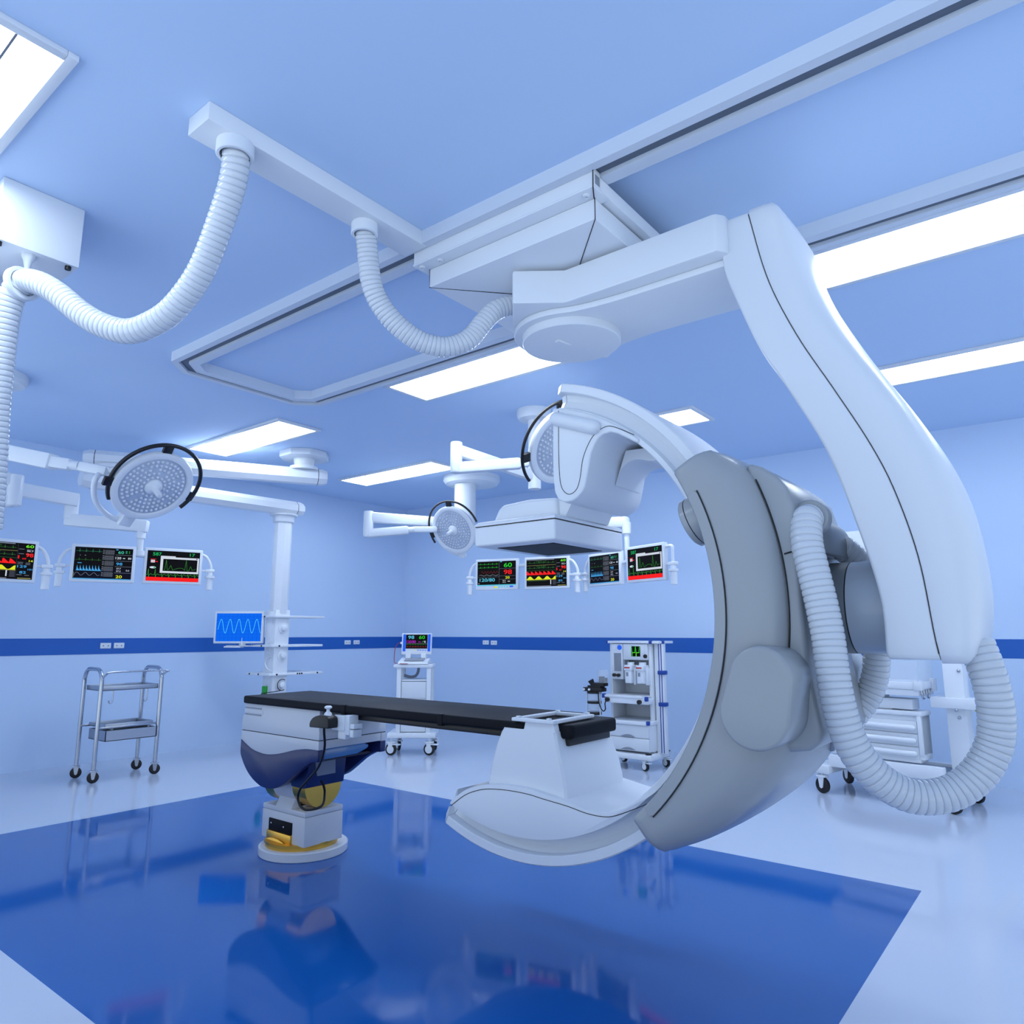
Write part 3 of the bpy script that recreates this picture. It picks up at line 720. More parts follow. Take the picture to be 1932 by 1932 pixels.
obj('cover_tube', MB('glassb').prism([(2.745, .618), (2.745, .684), (3.05, .684), (3.095, .665), (3.08, .645), (3.0, .622)], -3.66, -3.565, 'x', .02, seg=3), ot, ang=60)
# joint with brass drums
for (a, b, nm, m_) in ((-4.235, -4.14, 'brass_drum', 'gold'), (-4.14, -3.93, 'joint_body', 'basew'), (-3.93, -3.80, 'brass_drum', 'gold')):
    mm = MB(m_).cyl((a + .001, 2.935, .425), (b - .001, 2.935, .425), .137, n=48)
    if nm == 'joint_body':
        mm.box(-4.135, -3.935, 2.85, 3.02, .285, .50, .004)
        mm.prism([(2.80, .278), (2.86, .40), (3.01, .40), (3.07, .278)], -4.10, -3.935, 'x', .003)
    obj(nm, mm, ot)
obj('joint_cover', MB('navy').prism([(-3.965, .60), (-3.765, .60), (-3.765, .565), (-3.782, .425), (-3.815, .418), (-3.93, .42), (-3.965, .50)], 2.79, 3.075, 'y', .004), ot)
obj('cover_plate', MB('grill').loft([[(-3.765, 2.835, .572), (-3.765, 2.985, .572), (-3.757, 2.985, .572), (-3.757, 2.835, .572)], [(-3.775, 2.86, .488), (-3.775, 2.995, .488), (-3.766, 2.995, .488), (-3.766, 2.86, .488)]]), ot)
bm_ = MB('chrome')
for x, z in ((-3.93, .52), (-3.91, .50), (-3.915, .47)): bm_.sphere((x, 2.789, z), .008)
obj('cover_bolt', bm_, ot)
# pedestal
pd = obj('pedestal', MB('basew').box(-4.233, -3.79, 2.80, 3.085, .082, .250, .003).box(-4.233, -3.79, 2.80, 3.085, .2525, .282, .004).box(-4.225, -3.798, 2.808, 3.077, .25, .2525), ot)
obj('pedestal_plate', MB('mattress').box(-4.152, -3.912, 2.793, 2.81, .135, .205, .003), pd)
pb = MB('chrome')
for x in (-4.12, -3.99): pb.sphere((x, 2.792, .178 if x < -4.1 else .172), .0065)
obj('pedestal_screw', pb, pd)
obj('brass_bearing', MB('gold').box(-4.16, -3.912, 2.784, 2.81, .055, .136, .006).prism([(-4.16, .056), (-3.915, .056), (-3.915, .072), (-3.96, .092), (-4.01, .103), (-4.06, .105), (-4.11, .099), (-4.16, .083)], 2.768, 2.79, 'y', .008), ot)
obj('brass_ring', MB('gold').cyl((-4.01, 2.945, .05), (-4.01, 2.945, .086), .222, n=56), ot)
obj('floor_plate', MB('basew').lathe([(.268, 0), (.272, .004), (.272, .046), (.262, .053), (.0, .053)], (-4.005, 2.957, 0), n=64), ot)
# clamp and foot of the remote
cl = MB('whitem').box(-3.345, -3.235, 2.62, 2.69, .82, .90, .004).box(-3.24, -3.20, 2.625, 2.69, .80, .905, .004).box(-3.30, -3.235, 2.63, 2.69, .775, .82, .003)
obj('rail_clamp', cl.box(-3.20, -3.165, 2.63, 2.69, .835, .862, .003).box(-3.20, -3.17, 2.63, 2.69, .79, .83, .003), ot)
# remote control
rm = thing('table_joystick', 'black joystick remote with white knob clamped to the table edge', 'remote control', (-3.37, 2.60, .83))
obj('housing', MB('black').prism(curve2([(-3.452, .832), (-3.452, .856), (-3.43, .882), (-3.39, .898), (-3.34, .904), (-3.30, .895), (-3.288, .875), (-3.288, .836)], 4), 2.55, 2.618, 'y', .012, seg=3), rm, ang=50)
obj('knob', MB('white').lathe([(.024, 0), (.020, .016), (.010, .025), (.009, .036), (.021, .044), (.021, .050), (.013, .056), (.0, .057)], (-3.335, 2.585, .897), n=24), rm, ang=50)
cp_ = [(-3.385, 2.60, .838), (-3.395, 2.61, .80), (-3.425, 2.64, .711), (-3.49, 2.655, .604), (-3.59, 2.665, .521), (-3.675, 2.67, .452), (-3.70, 2.68, .386), (-3.65, 2.695, .34), (-3.56, 2.74, .365), (-3.60, 2.79, .42), (-3.68, 2.84, .45), (-3.74, 2.87, .46)]
obj('cable', MB('black').tube(smooth_path(cp_, .012), .007, 8), rm, ang=60)

# ================================================================== HELPERS FOR ORIENTED PARTS
def bar(mb, p0, p1, w, h, bev=.008, ext=0.0, m=None):
    """box along p0->p1, w across (horizontal), h tall"""
    p0, p1 = Vector(p0), Vector(p1); d = (p1 - p0); L = d.length; d.normalize()
    sd_ = d.cross(Vector((0, 0, 1))).normalized(); u_ = sd_.cross(d)
    mt = Matrix(((d.x, sd_.x, u_.x, (p0.x + p1.x) / 2), (d.y, sd_.y, u_.y, (p0.y + p1.y) / 2), (d.z, sd_.z, u_.z, (p0.z + p1.z) / 2), (0, 0, 0, 1)))
    return mb.box(-L / 2 - ext, L / 2 + ext, -w / 2, w / 2, -h / 2, h / 2, bev, m, 2, mt)
def basis_mat(P, e1, e2, n):
    e1, e2, n = Vector(e1), Vector(e2), Vector(n)
    n.normalize(); e1 = (e1 - n * e1.dot(n)).normalized(); e2 = n.cross(e1)
    return Matrix(((e1.x, e2.x, n.x, P[0]), (e1.y, e2.y, n.y, P[1]), (e1.z, e2.z, n.z, P[2]), (0, 0, 0, 1)))

def lamp_head(t, P, e1, e2, n, a0, a1, brackets, gc=(0, 0, .362), R=.303):
    gr_ = .0155 if gc[0] else .0125
    """round surgical lamp: face towards +z of the local frame"""
    mt = basis_mat(P, e1, e2, n)
    obj('lamp_head', MB('white').lathe([(.05, -.085), (.16, -.08), (R - .03, -.05), (R - .004, -.02), (R, .0), (R - .006, .018), (R - .025, .026), (R - .05, .022), (R - .058, .008), (.0, .008)], (0, 0, 0), n=64).xf(mt), t, ang=40)
    fc = MB('lens').lathe([(R - .058, .009), (R - .06, .0115), (.0, .0115)], (0, 0, 0), n=48)
    for i, (rr, cnt) in enumerate(((.085, 15), (.119, 21), (.153, 27), (.187, 33), (.221, 39))):
        for k in range(cnt):
            if i in (1, 2, 3) and k % 9 == (i * 3) % 9: continue
            a = 2 * PI * (k + .3 * i) / cnt
            fc.sphere((rr * math.cos(a), rr * math.sin(a), .0115), .0125, 'led', 8, 5)
    obj('led_panel', fc.xf(mt), t, ang=60)
    obj('handle', MB('white').lathe([(.066, .012), (.064, .026), (.05, .038), (.028, .046), (.023, .052), (.020, .115), (.019, .135), (.010, .14)], (0, 0, 0), n=28).xf(mt), t, ang=50)
    g = []
    for k in range(49):
        a = math.radians(a0 + (a1 - a0) * k / 48)
        g.append((gc[0] + gc[2] * math.cos(a), gc[1] + gc[2] * math.sin(a), -.005))
    go = obj('guard_rail', MB('blackp').tube(g, gr_, 10).xf(mt), t, ang=60)
    for a in brackets:
        c, s_ = math.cos(math.radians(a)), math.sin(math.radians(a))
        lm = Matrix(((c, -s_, 0, 0), (s_, c, 0, 0), (0, 0, 1, 0), (0, 0, 0, 1)))
        obj('guard_bracket', MB('blackp').box(.296, .360, -.035, .035, -.016, .010, .003).xf(mt @ lm), go)
    return mt

# ------------------------------------------------------------------ left surgical lamp
s1 = thing('surgical_lamp', 'big round surgical lamp with black guard above the left monitors', 'surgical lamp', (-6.349, 1.645, CZ))
obj('ceiling_mount', MB('white').lathe([(.22, 0), (.22, -.05), (.20, -.075), (.09, -.085), (.0, -.085)], (-6.349, 1.645, CZ), n=40), s1)
obj('pole', MB('white').cyl((-6.349, 1.645, CZ - .085), (-6.349, 1.645, 2.05), .055, n=24), s1)
obj('spring_arm', bar(MB('white'), (-6.349, 1.645, 2.73), (-5.763, 1.91, 2.581), .10, .115, .012), s1)
tp = MB('white'); bar(tp, (-5.78, 1.903, 2.583), (-5.66, 1.995, 2.560), .075, .085, .015)
obj('arm_tip', tp, s1)
obj('swivel', MB('white').cyl((-5.665, 1.99, 2.561), (-5.615, 2.032, 2.553), .035, n=20), s1)
obj('link_arm', bar(MB('white'), (-5.62, 2.03, 2.553), (-5.46, 2.165, 2.513), .06, .075, .02), s1)
mt1 = lamp_head(s1, (-5.41, 2.474, 2.45), (.13, .951, .28), (.646, -.296, .703), (.752, .089, -.653), 194.5, -53, (163, 74, -27), (.025, .02, .337))
yk = []
for k in range(17):
    a = math.radians(150 + 92 * k / 16); yk.append(mt1 @ Vector((.385 * math.cos(a), .385 * math.sin(a), -.06)))
yk = [Vector((-5.50, 2.13, 2.50))] + yk[3:]
obj('yoke', MB('white').tube(smooth_path(yk, .02), .020, 12), s1, ang=60)
c, s_ = math.cos(math.radians(243)), math.sin(math.radians(243))
obj('yoke_joint', MB('white').box(.27, .40, -.05, .05, -.09, -.01, .01).xf(mt1 @ Matrix(((c, -s_, 0, 0), (s_, c, 0, 0), (0, 0, 1, 0), (0, 0, 0, 1)))), s1)

# ------------------------------------------------------------------ right surgical lamp on its own column
s2 = thing('surgical_lamp', 'round surgical lamp with black guard just left of the detector box', 'surgical lamp', (-5.902, 6.60, CZ))
obj('ceiling_mount', MB('white').lathe([(.36, 0), (.36, -.06), (.33, -.10), (.15, -.115), (.0, -.115)], (-5.902, 6.669, CZ), n=44), s2)
obj('column', MB('white').cyl((-5.93, 6.58, CZ - .112), (-5.93, 6.58, 2.45), .135, n=36), s2)
obj('upper_arm', bar(MB('white'), (-5.95, 6.55, 2.70), (-6.622, 5.613, 2.735), .10, .125, .03), s2)
obj('elbow', MB('white').lathe([(.056, .07), (.06, .06), (.06, -.22), (.05, -.24)], (-6.622, 5.613, 2.735), n=24), s2)
obj('lower_arm', bar(MB('white'), (-6.622, 5.613, 2.535), (-6.25, 5.905, 2.575), .09, .105, .03, .02), s2)
obj('swivel', MB('white').cyl((-6.26, 5.90, 2.575), (-6.19, 5.965, 2.585), .035, n=18), s2)
obj('link_arm', bar(MB('white'), (-6.20, 5.955, 2.584), (-6.04, 6.20, 2.60), .06, .075, .02), s2)
mt2 = lamp_head(s2, (-5.818, 6.256, 2.579), (.927, .244, -.285), (.363, -.39, .846), (.096, -.888, -.45), 222, 30, (104, 205))
yk = [mt2 @ Vector((.345 * math.cos(math.radians(a)), .345 * math.sin(math.radians(a)), -.07)) for a in range(180, 291, 10)]
obj('yoke', MB('white').tube(smooth_path([Vector((-6.05, 6.19, 2.60))] + yk, .03), .02, 10), s2, ang=60)
c, s_ = math.cos(math.radians(-72)), math.sin(math.radians(-72))
obj('yoke_joint', MB('white').box(.27, .37, -.04, .04, -.08, -.01, .01).xf(mt2 @ Matrix(((c, -s_, 0, 0), (s_, c, 0, 0), (0, 0, 1, 0), (0, 0, 0, 1)))), s2)

# ------------------------------------------------------------------ middle surgical lamp, half hidden by the detector bracket
s3 = thing('surgical_lamp', 'round surgical lamp half hidden behind the white detector bracket of the C-arm', 'surgical lamp', (-3.644, 4.952, CZ))
obj('ceiling_mount', MB('white').lathe([(.155, 0), (.155, -.05), (.14, -.085), (.075, -.095), (.0, -.095)], (-3.644, 4.952, CZ), n=36), s3)
obj('pole', MB('white').cyl((-3.644, 4.952, CZ - .095), (-3.644, 4.952, 2.60), .056, n=24), s3)
obj('upper_arm', bar(MB('white'), (-3.644, 4.952, 2.715), (-3.92, 4.26, 2.85), .075, .10, .02, .03), s3)
obj('elbow', MB('white').lathe([(.046, .06), (.05, .05), (.05, -.19), (.045, -.20)], (-3.93, 4.245, 2.86), n=24), s3)
obj('lower_arm', bar(MB('white'), (-3.93, 4.245, 2.70), (-3.52, 4.545, 2.735), .075, .095, .02, .03), s3)
tp = MB('white'); bar(tp, (-3.52, 4.545, 2.735), (-3.44, 4.60, 2.742), .055, .07, .015)
obj('arm_tip', tp, s3)
obj('swivel', MB('white').cyl((-3.445, 4.597, 2.741), (-3.36, 4.60, 2.745), .03, n=18), s3)
obj('link_arm', bar(MB('white'), (-3.37, 4.60, 2.745), (-3.14, 4.45, 2.75), .05, .06, .015), s3)
lamp_head(s3, (-2.944, 4.351, 2.747), (.405, .822, .401), (.371, -.548, .749), (.836, -.155, -.527), 212, 60, (178, 90))

# ================================================================== MONITORS
def monitor(label, loc, head, scr, w=.52, h=.345, sides='', buttons=False, square=False, grp='wide medical monitors', cat='monitor', name='patient_monitor'):
    """head: heading of the screen's right-hand direction, degrees clockwise from +y"""
    t = thing(name, label, cat, loc, math.radians(90 - head), grp)
    b = .026; bb = b + (.02 if buttons else 0)
    obj('casing', MB('white').box(-w / 2, w / 2, 0, .05, -h / 2, h / 2, .009, seg=3).box(-w / 2 + .06, w / 2 - .06, .05, .075, -h / 2 + .05, h / 2 - .05, .01), t, local=True)
    obj('screen', scr(w - 2 * b, h - b - bb, -w / 2 + b, -h / 2 + bb, -.0012), t, local=True, smooth=False)
    if buttons:
        q = MB('y').box(-.03, .01, -.003, 0, -h / 2 + .022, -h / 2 + .036, .001).box(.16, .20, -.003, 0, -h / 2 + .026, -h / 2 + .042, .001, 'sb')
        for i in range(4): q.box(.02 + i * .033, .045 + i * .033, -.003, 0, -h / 2 + .026, -h / 2 + .034, 0, 'c')
        obj('button_row', q, t, local=True)
    for s in sides:
        k = -1 if s == 'l' else 1
        e = w / 2
        if square: pts = [(k * (e - .02), .03, .13), (k * (e + .05), .03, .135), (k * (e + .075), .03, .125), (k * (e + .078), .03, .10), (k * (e + .078), .03, -.02)]
        else: pts = [(k * (e - .02), .03, .135), (k * (e + .03), .03, .115), (k * (e + .065), .03, .07), (k * (e + .085), .03, .02), (k * (e + .09), .03, -.02)]
        hd = obj('handle', MB('white').tube(smooth_path(pts, .01), .0145, 12), t, local=True, ang=60)
        q = MB('white').box(k * (e + .035), k * (e + .122), .005, .055, -.045, -.013, .008)
        q.box(k * (e - .01), k * (e + .05), .02, .04, -.038, -.02, .004)
        obj('handle_clamp', q, hd, local=True)
        obj('hand_grip', MB('white').lathe([(.026, -.045), (.026, -.075), (.045, -.078), (.045, -.10), (.032, -.103), (.030, -.115), (.030, -.215), (.026, -.22)], (k * (e + .082), .03, 0), n=20), hd, local=True)
    return t
monitor('left monitor at the photo edge with red sawtooth and yellow wave', (-6.697, 1.924, 1.927), 2, scr_B, sides='r')
monitor('left dark monitor with blue spikes and grids, beside the one with 587', (-7.04, 2.835, 1.986), 23, scr_C, sides='l')
monitor('left monitor reading 587 and 17 above a red bar, beside the shelf column', (-6.90, 3.42, 1.995), 20, scr_D, sides='r')
monitor('right monitor with large 60, 98 and 120/80 readings, leftmost of its four', (-5.06, 6.15, 2.0), 74.5, scr_A, sides='l', buttons=True)
monitor('right monitor with red sawtooth and yellow wave just under the detector box', (-4.405, 6.187, 1.988), 79, scr_B, sides='r')
monitor('right dark monitor with blue spikes, partly covered by the detector box', (-3.845, 6.437, 2.013), 109, scr_C, sides='l')
monitor('right monitor reading 587 and 17 above a red bar, near the grey sleeve', (-3.14, 5.995, 1.998), 109.7, scr_D, sides='r', square=True)
monitor('bright blue monitor showing a sine wave beside the shelf column', (-7.70, 4.64, 1.42), 51.8, scr_E, w=.575, h=.372, name='wave_monitor')

# monitor booms
b1 = thing('monitor_boom', 'jointed white arm that carries the left group of monitors', 'monitor arm', (-6.98, 3.13, 2.1))
q = MB('white'); bar(q, (-7.56, 1.55, 2.70), (-7.40, 2.70, 2.60), .09, .125, .012)
obj('upper_arm', q, b1)
obj('elbow', MB('white').lathe([(.055, .06), (.06, .05), (.06, -.16), (.05, -.17)], (-7.44, 2.665, 2.585), n=24), b1)
q = MB('white'); bar(q, (-7.46, 2.63, 2.415), (-6.93, 3.16, 2.36), .09, .12, .02)
obj('lower_arm', q, b1)
obj('post', MB('white').lathe([(.042, .0), (.042, -.085), (.03, -.09), (.028, -.20), (.048, -.205), (.048, -.25), (.04, -.26)], (-6.975, 3.12, 2.33), n=24), b1)
obj('cross_bar', bar(MB('white'), (-7.015, 2.97, 2.085), (-7.035, 3.27, 2.085), .03, .03, .006), b1)
obj('cross_link', bar(MB('white'), (-6.975, 3.12, 2.085), (-7.025, 3.12, 2.085), .03, .03, .006), b1)
q = MB('white'); bar(q, (-7.10, 1.55, 2.67), (-6.91, 2.04, 2.62), .08, .10, .012)
obj('side_arm', q, b1)
obj('side_elbow', MB('white').lathe([(.052, .065), (.056, .055), (.056, -.19), (.045, -.20)], (-6.915, 2.035, 2.60), n=24), b1)
q = MB('white'); bar(q, (-6.915, 2.035, 2.44), (-7.15, 1.55, 2.43), .08, .10, .015)
obj('side_lower_arm', q, b1)
q = MB('white').cyl((-7.0, 1.86, 2.42), (-7.0, 1.86, 2.02), .026, n=16); bar(q, (-7.0, 1.86, 2.02), (-6.76, 1.86, 2.02), .03, .03, .006)
obj('drop_post', q, b1)
b2 = thing('monitor_boom', 'jointed white arm behind the detector box that carries the right group of monitors', 'monitor arm', (-4.6, 6.6, 2.1))
q = MB('white'); bar(q, (-5.80, 6.65, 2.63), (-3.58, 6.50, 2.49), .10, .12, .03)
obj('arm', q, b2)
obj('post', MB('white').lathe([(.048, .0), (.048, -.12), (.028, -.125), (.026, -.46)], (-3.60, 6.50, 2.49), n=24), b2)
obj('cross_bar', bar(MB('white'), (-3.64, 6.445, 2.06), (-3.355, 6.145, 2.06), .03, .03, .006), b2)
obj('cross_link', bar(MB('white'), (-3.60, 6.51, 2.06), (-3.53, 6.33, 2.06), .03, .03, .006), b2)
obj('cross_bar', bar(MB('white'), (-4.90, 6.27, 2.09), (-4.58, 6.205, 2.09), .03, .03, .006), b2)
q = MB('white').cyl((-4.735, 6.57, 2.52), (-4.735, 6.57, 2.07), .028, n=18); bar(q, (-4.735, 6.59, 2.09), (-4.735, 6.22, 2.09), .03, .03, .006)
obj('short_post', q, b2)

# ================================================================== SHELF COLUMN (ceiling pendant)
pn = thing('ceiling_pendant', 'white equipment column with three shelves hanging from two ceiling beams on the left', 'medical pendant', (-6.55, 4.61, CZ))
obj('ceiling_mount', MB('white').prism([(-6.55 + .27 * math.cos(math.radians(22.5 + 45 * k)), 4.61 + .27 * math.sin(math.radians(22.5 + 45 * k))) for k in range(8)], CZ - .07, CZ, 'z', .008).cyl((-6.55, 4.61, CZ - .07), (-6.55, 4.61, CZ - .16), .115, .10, n=32).cyl((-6.55, 4.61, CZ - .16), (-6.55, 4.61, 3.12), .15, .155, n=32), pn)
def octbeam(p0, p1, w, h, z, ch=.05):
    p0, p1 = Vector((*p0, z)), Vector((*p1, z)); d = (p1 - p0).normalized(); s = Vector((d.y, -d.x, 0)); u_ = Vector((0, 0, 1))
    pr = [(-w / 2, -h / 2 + ch), (-w / 2 + ch, -h / 2), (w / 2 - ch, -h / 2), (w / 2, -h / 2 + ch), (w / 2, h / 2 - ch), (w / 2 - ch, h / 2), (-w / 2 + ch, h / 2), (-w / 2, h / 2 - ch)]
    rings = []
    for p, k in ((p0, .80), (p0 + d * .05, 1), (p0 + d * .10, 1), (p1 - d * .10, 1), (p1 - d * .05, 1), (p1, .80)):
        rings.append([p + s * a * k + u_ * b * k for a, b in pr])
    rr = [[p + s * a * 1.004 + u_ * b * 1.004 for a, b in pr] for p in (p0 + d * .098, p0 + d * .104)]
    r2 = [[p + s * a * 1.004 + u_ * b * 1.004 for a, b in pr] for p in (p1 - d * .104, p1 - d * .098)]
    return MB('white').loft(rings), MB('seam').loft(rr).loft(r2)
for (a, b, z, nm) in (((-7.56, 2.77), (-6.43, 4.83), 3.055, 'upper_beam'), ((-7.48, 2.73), (-7.335, 5.16), 2.835, 'lower_beam')):
    g, sm = octbeam(a, b, .20, .165, z)
    bo = obj(nm, g, pn, ang=25); obj('beam_seam', sm, bo, smooth=False)
obj('beam_joint', MB('white').lathe([(.17, .0), (.17, -.035), (.12, -.04), (.115, -.075), (.10, -.08)], (-7.43, 3.02, 2.995), n=32), pn)
pcx, pcy = -7.37, 4.94
obj('column_collar', MB('white').lathe([(.16, 2.755), (.16, 2.735), (.122, 2.73), (.122, 2.66), (.112, 2.65)], (pcx, pcy, 0), n=32), pn)
obj('upper_column', MB('white').prism([(pcx + .105 * math.cos(math.radians(22.5 + 45 * k)), pcy + .105 * math.sin(math.radians(22.5 + 45 * k))) for k in range(8)], 1.58, 2.655, 'z', .004), pn)
cx0, cx1, cy0, cy1 = -7.475, -7.28, 4.845, 5.035
co = obj('column', MB('white').box(cx0, cx1, cy0, cy1, .55, 1.62, .006).box(cx0 + .02, cx1 - .05, cy0 - .006, cy0, .56, 1.60, .003), pn)
for z, a, b, c, d in ((1.53, cx0 - .02, cx1 + .04, cy0 - .04, 5.50), (1.195, -7.66, cx1 + .04, cy0 - .06, 5.49), (.875, -7.70, cx1 + .05, cy0 - .08, 5.50)):
    so = obj('shelf', MB('white').box(a, b, c, d, z, z + .026, .005), pn)
    kk = MB('black')
    for x in [x for x in (-7.62, -7.44) if x > a + .02]: kk.cyl((x, c - .004, z + .013), (x, c + .002, z + .013), .011, n=12)
    if z < 1.5: kk.cyl((b + .004, c + .10, z + .013), (b - .002, c + .10, z + .013), .011, n=12)
    if z < 1.0:
        for y in (5.14, 5.17, 5.20, 5.42): kk.cyl((b + .004, y, z + .013), (b - .002, y, z + .013), .010, n=12)
    obj('shelf_knob', kk, so)
for z in (1.41, 1.10, .77):
    obj('gas_outlet', MB('white').lathe([(.062, .0), (.062, .012), (.035, .014), (.033, .05), (.025, .055)], (cx1, 4.95, z), (1, 0, 0), 24), co)
cm = MB('black')
cm.tube(smooth_path([(cx1 + .04, 4.95 + .062 * math.cos(a), .77 + .062 * math.sin(a)) for a in [1 + k * .35 for k in range(13)]], .02), .005, 6)
cm.tube(smooth_path([(cx1 + .04, 4.95, .71), (cx1 + .03, 4.88, .70), (cx1 - .02, cy0 - .04, .69), (cx1 - .10, cy0 - .045, .68), (cx1 - .14, cy0 - .045, .66), (cx1 - .08, cy0 - .045, .60), (cx1, cy0 - .045, .55)], .02), .0045, 6)
cm.tube(smooth_path([(cx1 - .09, cy0 - .045, .685), (cx1 - .02, cy0 - .045, .65), (cx1 + .02, cy0 - .04, .60), (cx1 + .03, cy0 - .03, .55)], .02), .0045, 6)
obj('cable', cm, co, ang=60)
obj('cable_plug', MB('green').box(cx0 + .05, cx0 + .12, cy0 - .036, cy0 - .006, .61, .755, .004), co)
wc = MB('white')
for z in (1.24, 1.06):
    wc.tube(smooth_path([(cx1 - .03, cy0 - .01, z + .03), (cx1 - .09, cy0 - .03, z), (cx1 - .11, cy0 - .035, z - .05), (cx1 - .06, cy0 - .03, z - .11), (cx1 - .0, cy0 - .015, z - .13)], .02), .006, 6)
obj('hanging_cord', wc, co, ang=60)
q = MB('white'); bar(q, (-7.86, 4.60, 1.205), (-7.48, 4.90, 1.205), .07, .016, .004); bar(q, (-7.87, 4.59, 1.195), (-7.72, 4.71, 1.195), .12, .018, .004)
q.box(-7.72, -7.66, 4.665, 4.72, 1.20, 1.30, .004)
obj('monitor_arm', q, pn)

# ================================================================== STEEL TROLLEY
tl = thing('instrument_trolley', 'tall steel two-tier trolley on black castors against the left wall', 'trolley', (-7.43, 3.28, 0))
X0, X1, Ya, Yb = -7.62, -7.24, 3.0, 3.56
for y in (Ya, Yb):
    r_ = .11; pts = [(X0, y, .115), (X0, y, .90)] + [(X0 + r_ - r_ * math.cos(a), y, .905 + r_ * math.sin(a)) for a in [k * PI / 16 for k in range(1, 9)]]
    pts += [(X1 - r_ + r_ * math.sin(a), y, .905 + r_ * math.cos(a)) for a in [k * PI / 16 for k in range(0, 9)]] + [(X1, y, .115)]
    obj('leg_frame', MB('chrome').tube(pts, .0185, 12), tl, ang=60)
def tray(z, y0=Ya + .018, y1=Yb - .018, x0=X0 + .018, x1=X1 - .018, hgt=.045):
    m_ = MB('steel').box(x0, x1, y0, y1, z, z + .006)
    for (a, b, c, d) in ((x0, x0 + .006, y0, y1), (x1 - .006, x1, y0, y1), (x0, x1, y0, y0 + .006), (x0, x1, y1 - .006, y1)): m_.box(a, b, c, d, z, z + hgt, .002)
    return m_
obj('tray', tray(.815), tl); obj('tray', tray(.475, hgt=.035, y0=Ya + .07, y1=Yb - .04), tl)
obj('tray_rail', MB('chrome').box(X0, X0 + .02, Ya, Yb, .47, .49, .002).box(X1 - .02, X1, Ya, Yb, .47, .49, .002), tl)
obj('push_rail', MB('chrome').tube(smooth_path([(X1, Ya, .93), (X1 + .05, Ya + .02, .975), (X1 + .06, Ya + .06, .99), (X1 + .06, Yb, .99), (X1 + .04, Yb + .02, .97), (X1, Yb, .94)], .02), .009, 10), tl, ang=60)
dr = MB('steel').box(-7.56, -7.20, Ya + .06, Yb - .03, .36, .366).box(-7.56, -7.554, Ya + .06, Yb - .03, .36, .455).box(-7.206, -7.20, Ya + .06, Yb - .03, .36, .455).box(-7.56, -7.20, Ya + .06, Ya + .066, .36, .455).box(-7.56, -7.20, Yb - .036, Yb - .03, .36, .455)
do = obj('drawer', dr, tl)
obj('drawer_runner', MB('grill').box(-7.52, -7.49, Ya + .10, Ya + .13, .455, .475).box(-7.27, -7.24, Ya + .12, Ya + .14, .455, .475).box(-7.27, -7.24, Yb - .10, Yb - .08, .455, .475), tl)
for y in (Ya + .12, Yb - .12):
    obj('hook', MB('chrome').tube(smooth_path([(X1 - .02, y, .815), (X1 - .02, y, .72), (X1 - .02, y - .012, .70), (X1 - .02, y - .03, .705), (X1 - .02, y - .033, .73)], .01), .006, 8), tl, ang=60)
def castor(parent, x, y, R=.042, ax=(1, 0, 0), fork='chrome', wheel='black', style=0, stem=.11):
    a = Vector(ax).normalized(); f = Vector((-a.y, a.x, 0))
    w = obj('castor_wheel', MB(wheel).lathe([(R * .3, -.016), (R * .85, -.016), (R, -.011), (R, .011), (R * .85, .016), (R * .3, .016)], (x, y, R + .001), ax, 28), parent, local=True)
    q = MB(fork); rt = Matrix(((a.x, f.x, 0, x), (a.y, f.y, 0, y), (0, 0, 1, 0), (0, 0, 0, 1)))
    for s in (-1, 1):
        q2 = MB(fork).prism([(-R * .45, R * 2.05), (R * .45, R * 2.05), (R * .24, R * .78), (0, R * .62), (-R * .24, R * .78)], s * .018, s * .024, 'x', .0)
        q.join(q2.xf(rt))
    q2 = MB(fork).box(-.026, .026, -R * .7, R * .7, R * 2.03, R * 2.3, .003); q.join(q2.xf(rt))
    q.cyl((x, y, R * 2.2), (x, y, stem), .012, n=12)
    if style:
        for s in (-1, 1): q.lathe([(R * .66, 0), (R * .66, .004), (.0, .005)], tuple(Vector((x, y, R + .001)) + a * s * .0165), tuple(a * s), 22)
        q2 = MB(fork)
        q2.box(-.022, .022, -R * 1.7, -R * .4, R * 1.75, R * 1.95, .002); q.join(q2.xf(rt))
    obj('castor_fork', q, w, local=True)
    return w
def castor_world(parent, x, y, **k):
    o_ = OFF[parent.name]; return castor(parent, x - o_.x, y - o_.y, **k)
for x in (X0, X1):
    for y in (Ya, Yb): castor_world(tl, x - .0, y, R=.049, ax=(1, -.35, 0), stem=.125)

# ================================================================== CORNER CART WITH MONITOR
kc = thing('equipment_cart', 'white drawer cart on castors in the back corner behind the table', 'medical cart', (-6.16, 6.0, 0), math.radians(38.2))
def L_(name, mb, parent, **k): return obj(name, mb, parent, local=True, **k)
L_('top_shelf', MB('white').box(-.225, .225, -.21, .20, .962, 1.0, .012), kc)
for x in (-.185, .155):
    L_('upright', MB('white').box(x, x + .05, -.19, -.13, .24, .962, .004), kc)
    L_('upright', MB('white').box(x, x + .05, .10, .16, .24, .962, .004), kc)
cbn = L_('cabinet', MB('white').box(-.134, .154, -.165, .16, .25, .83, .004), kc)
for (z0_, z1_) in ((.625, .805), (.435, .615), (.255, .425)):
    L_('drawer', MB('whitem').box(-.13, .15, -.176, -.165, z0_, z1_, .003), kc)
L_('drawer_gap', MB('seam').box(-.13, .15, -.1665, -.164, .808, .813), cbn)
L_('base', MB('white').prism([(-.275, -.22), (.27, -.22), (.27, .20), (.20, .24), (-.20, .24), (-.275, .20)], .19, .245, 'z', .012), kc)
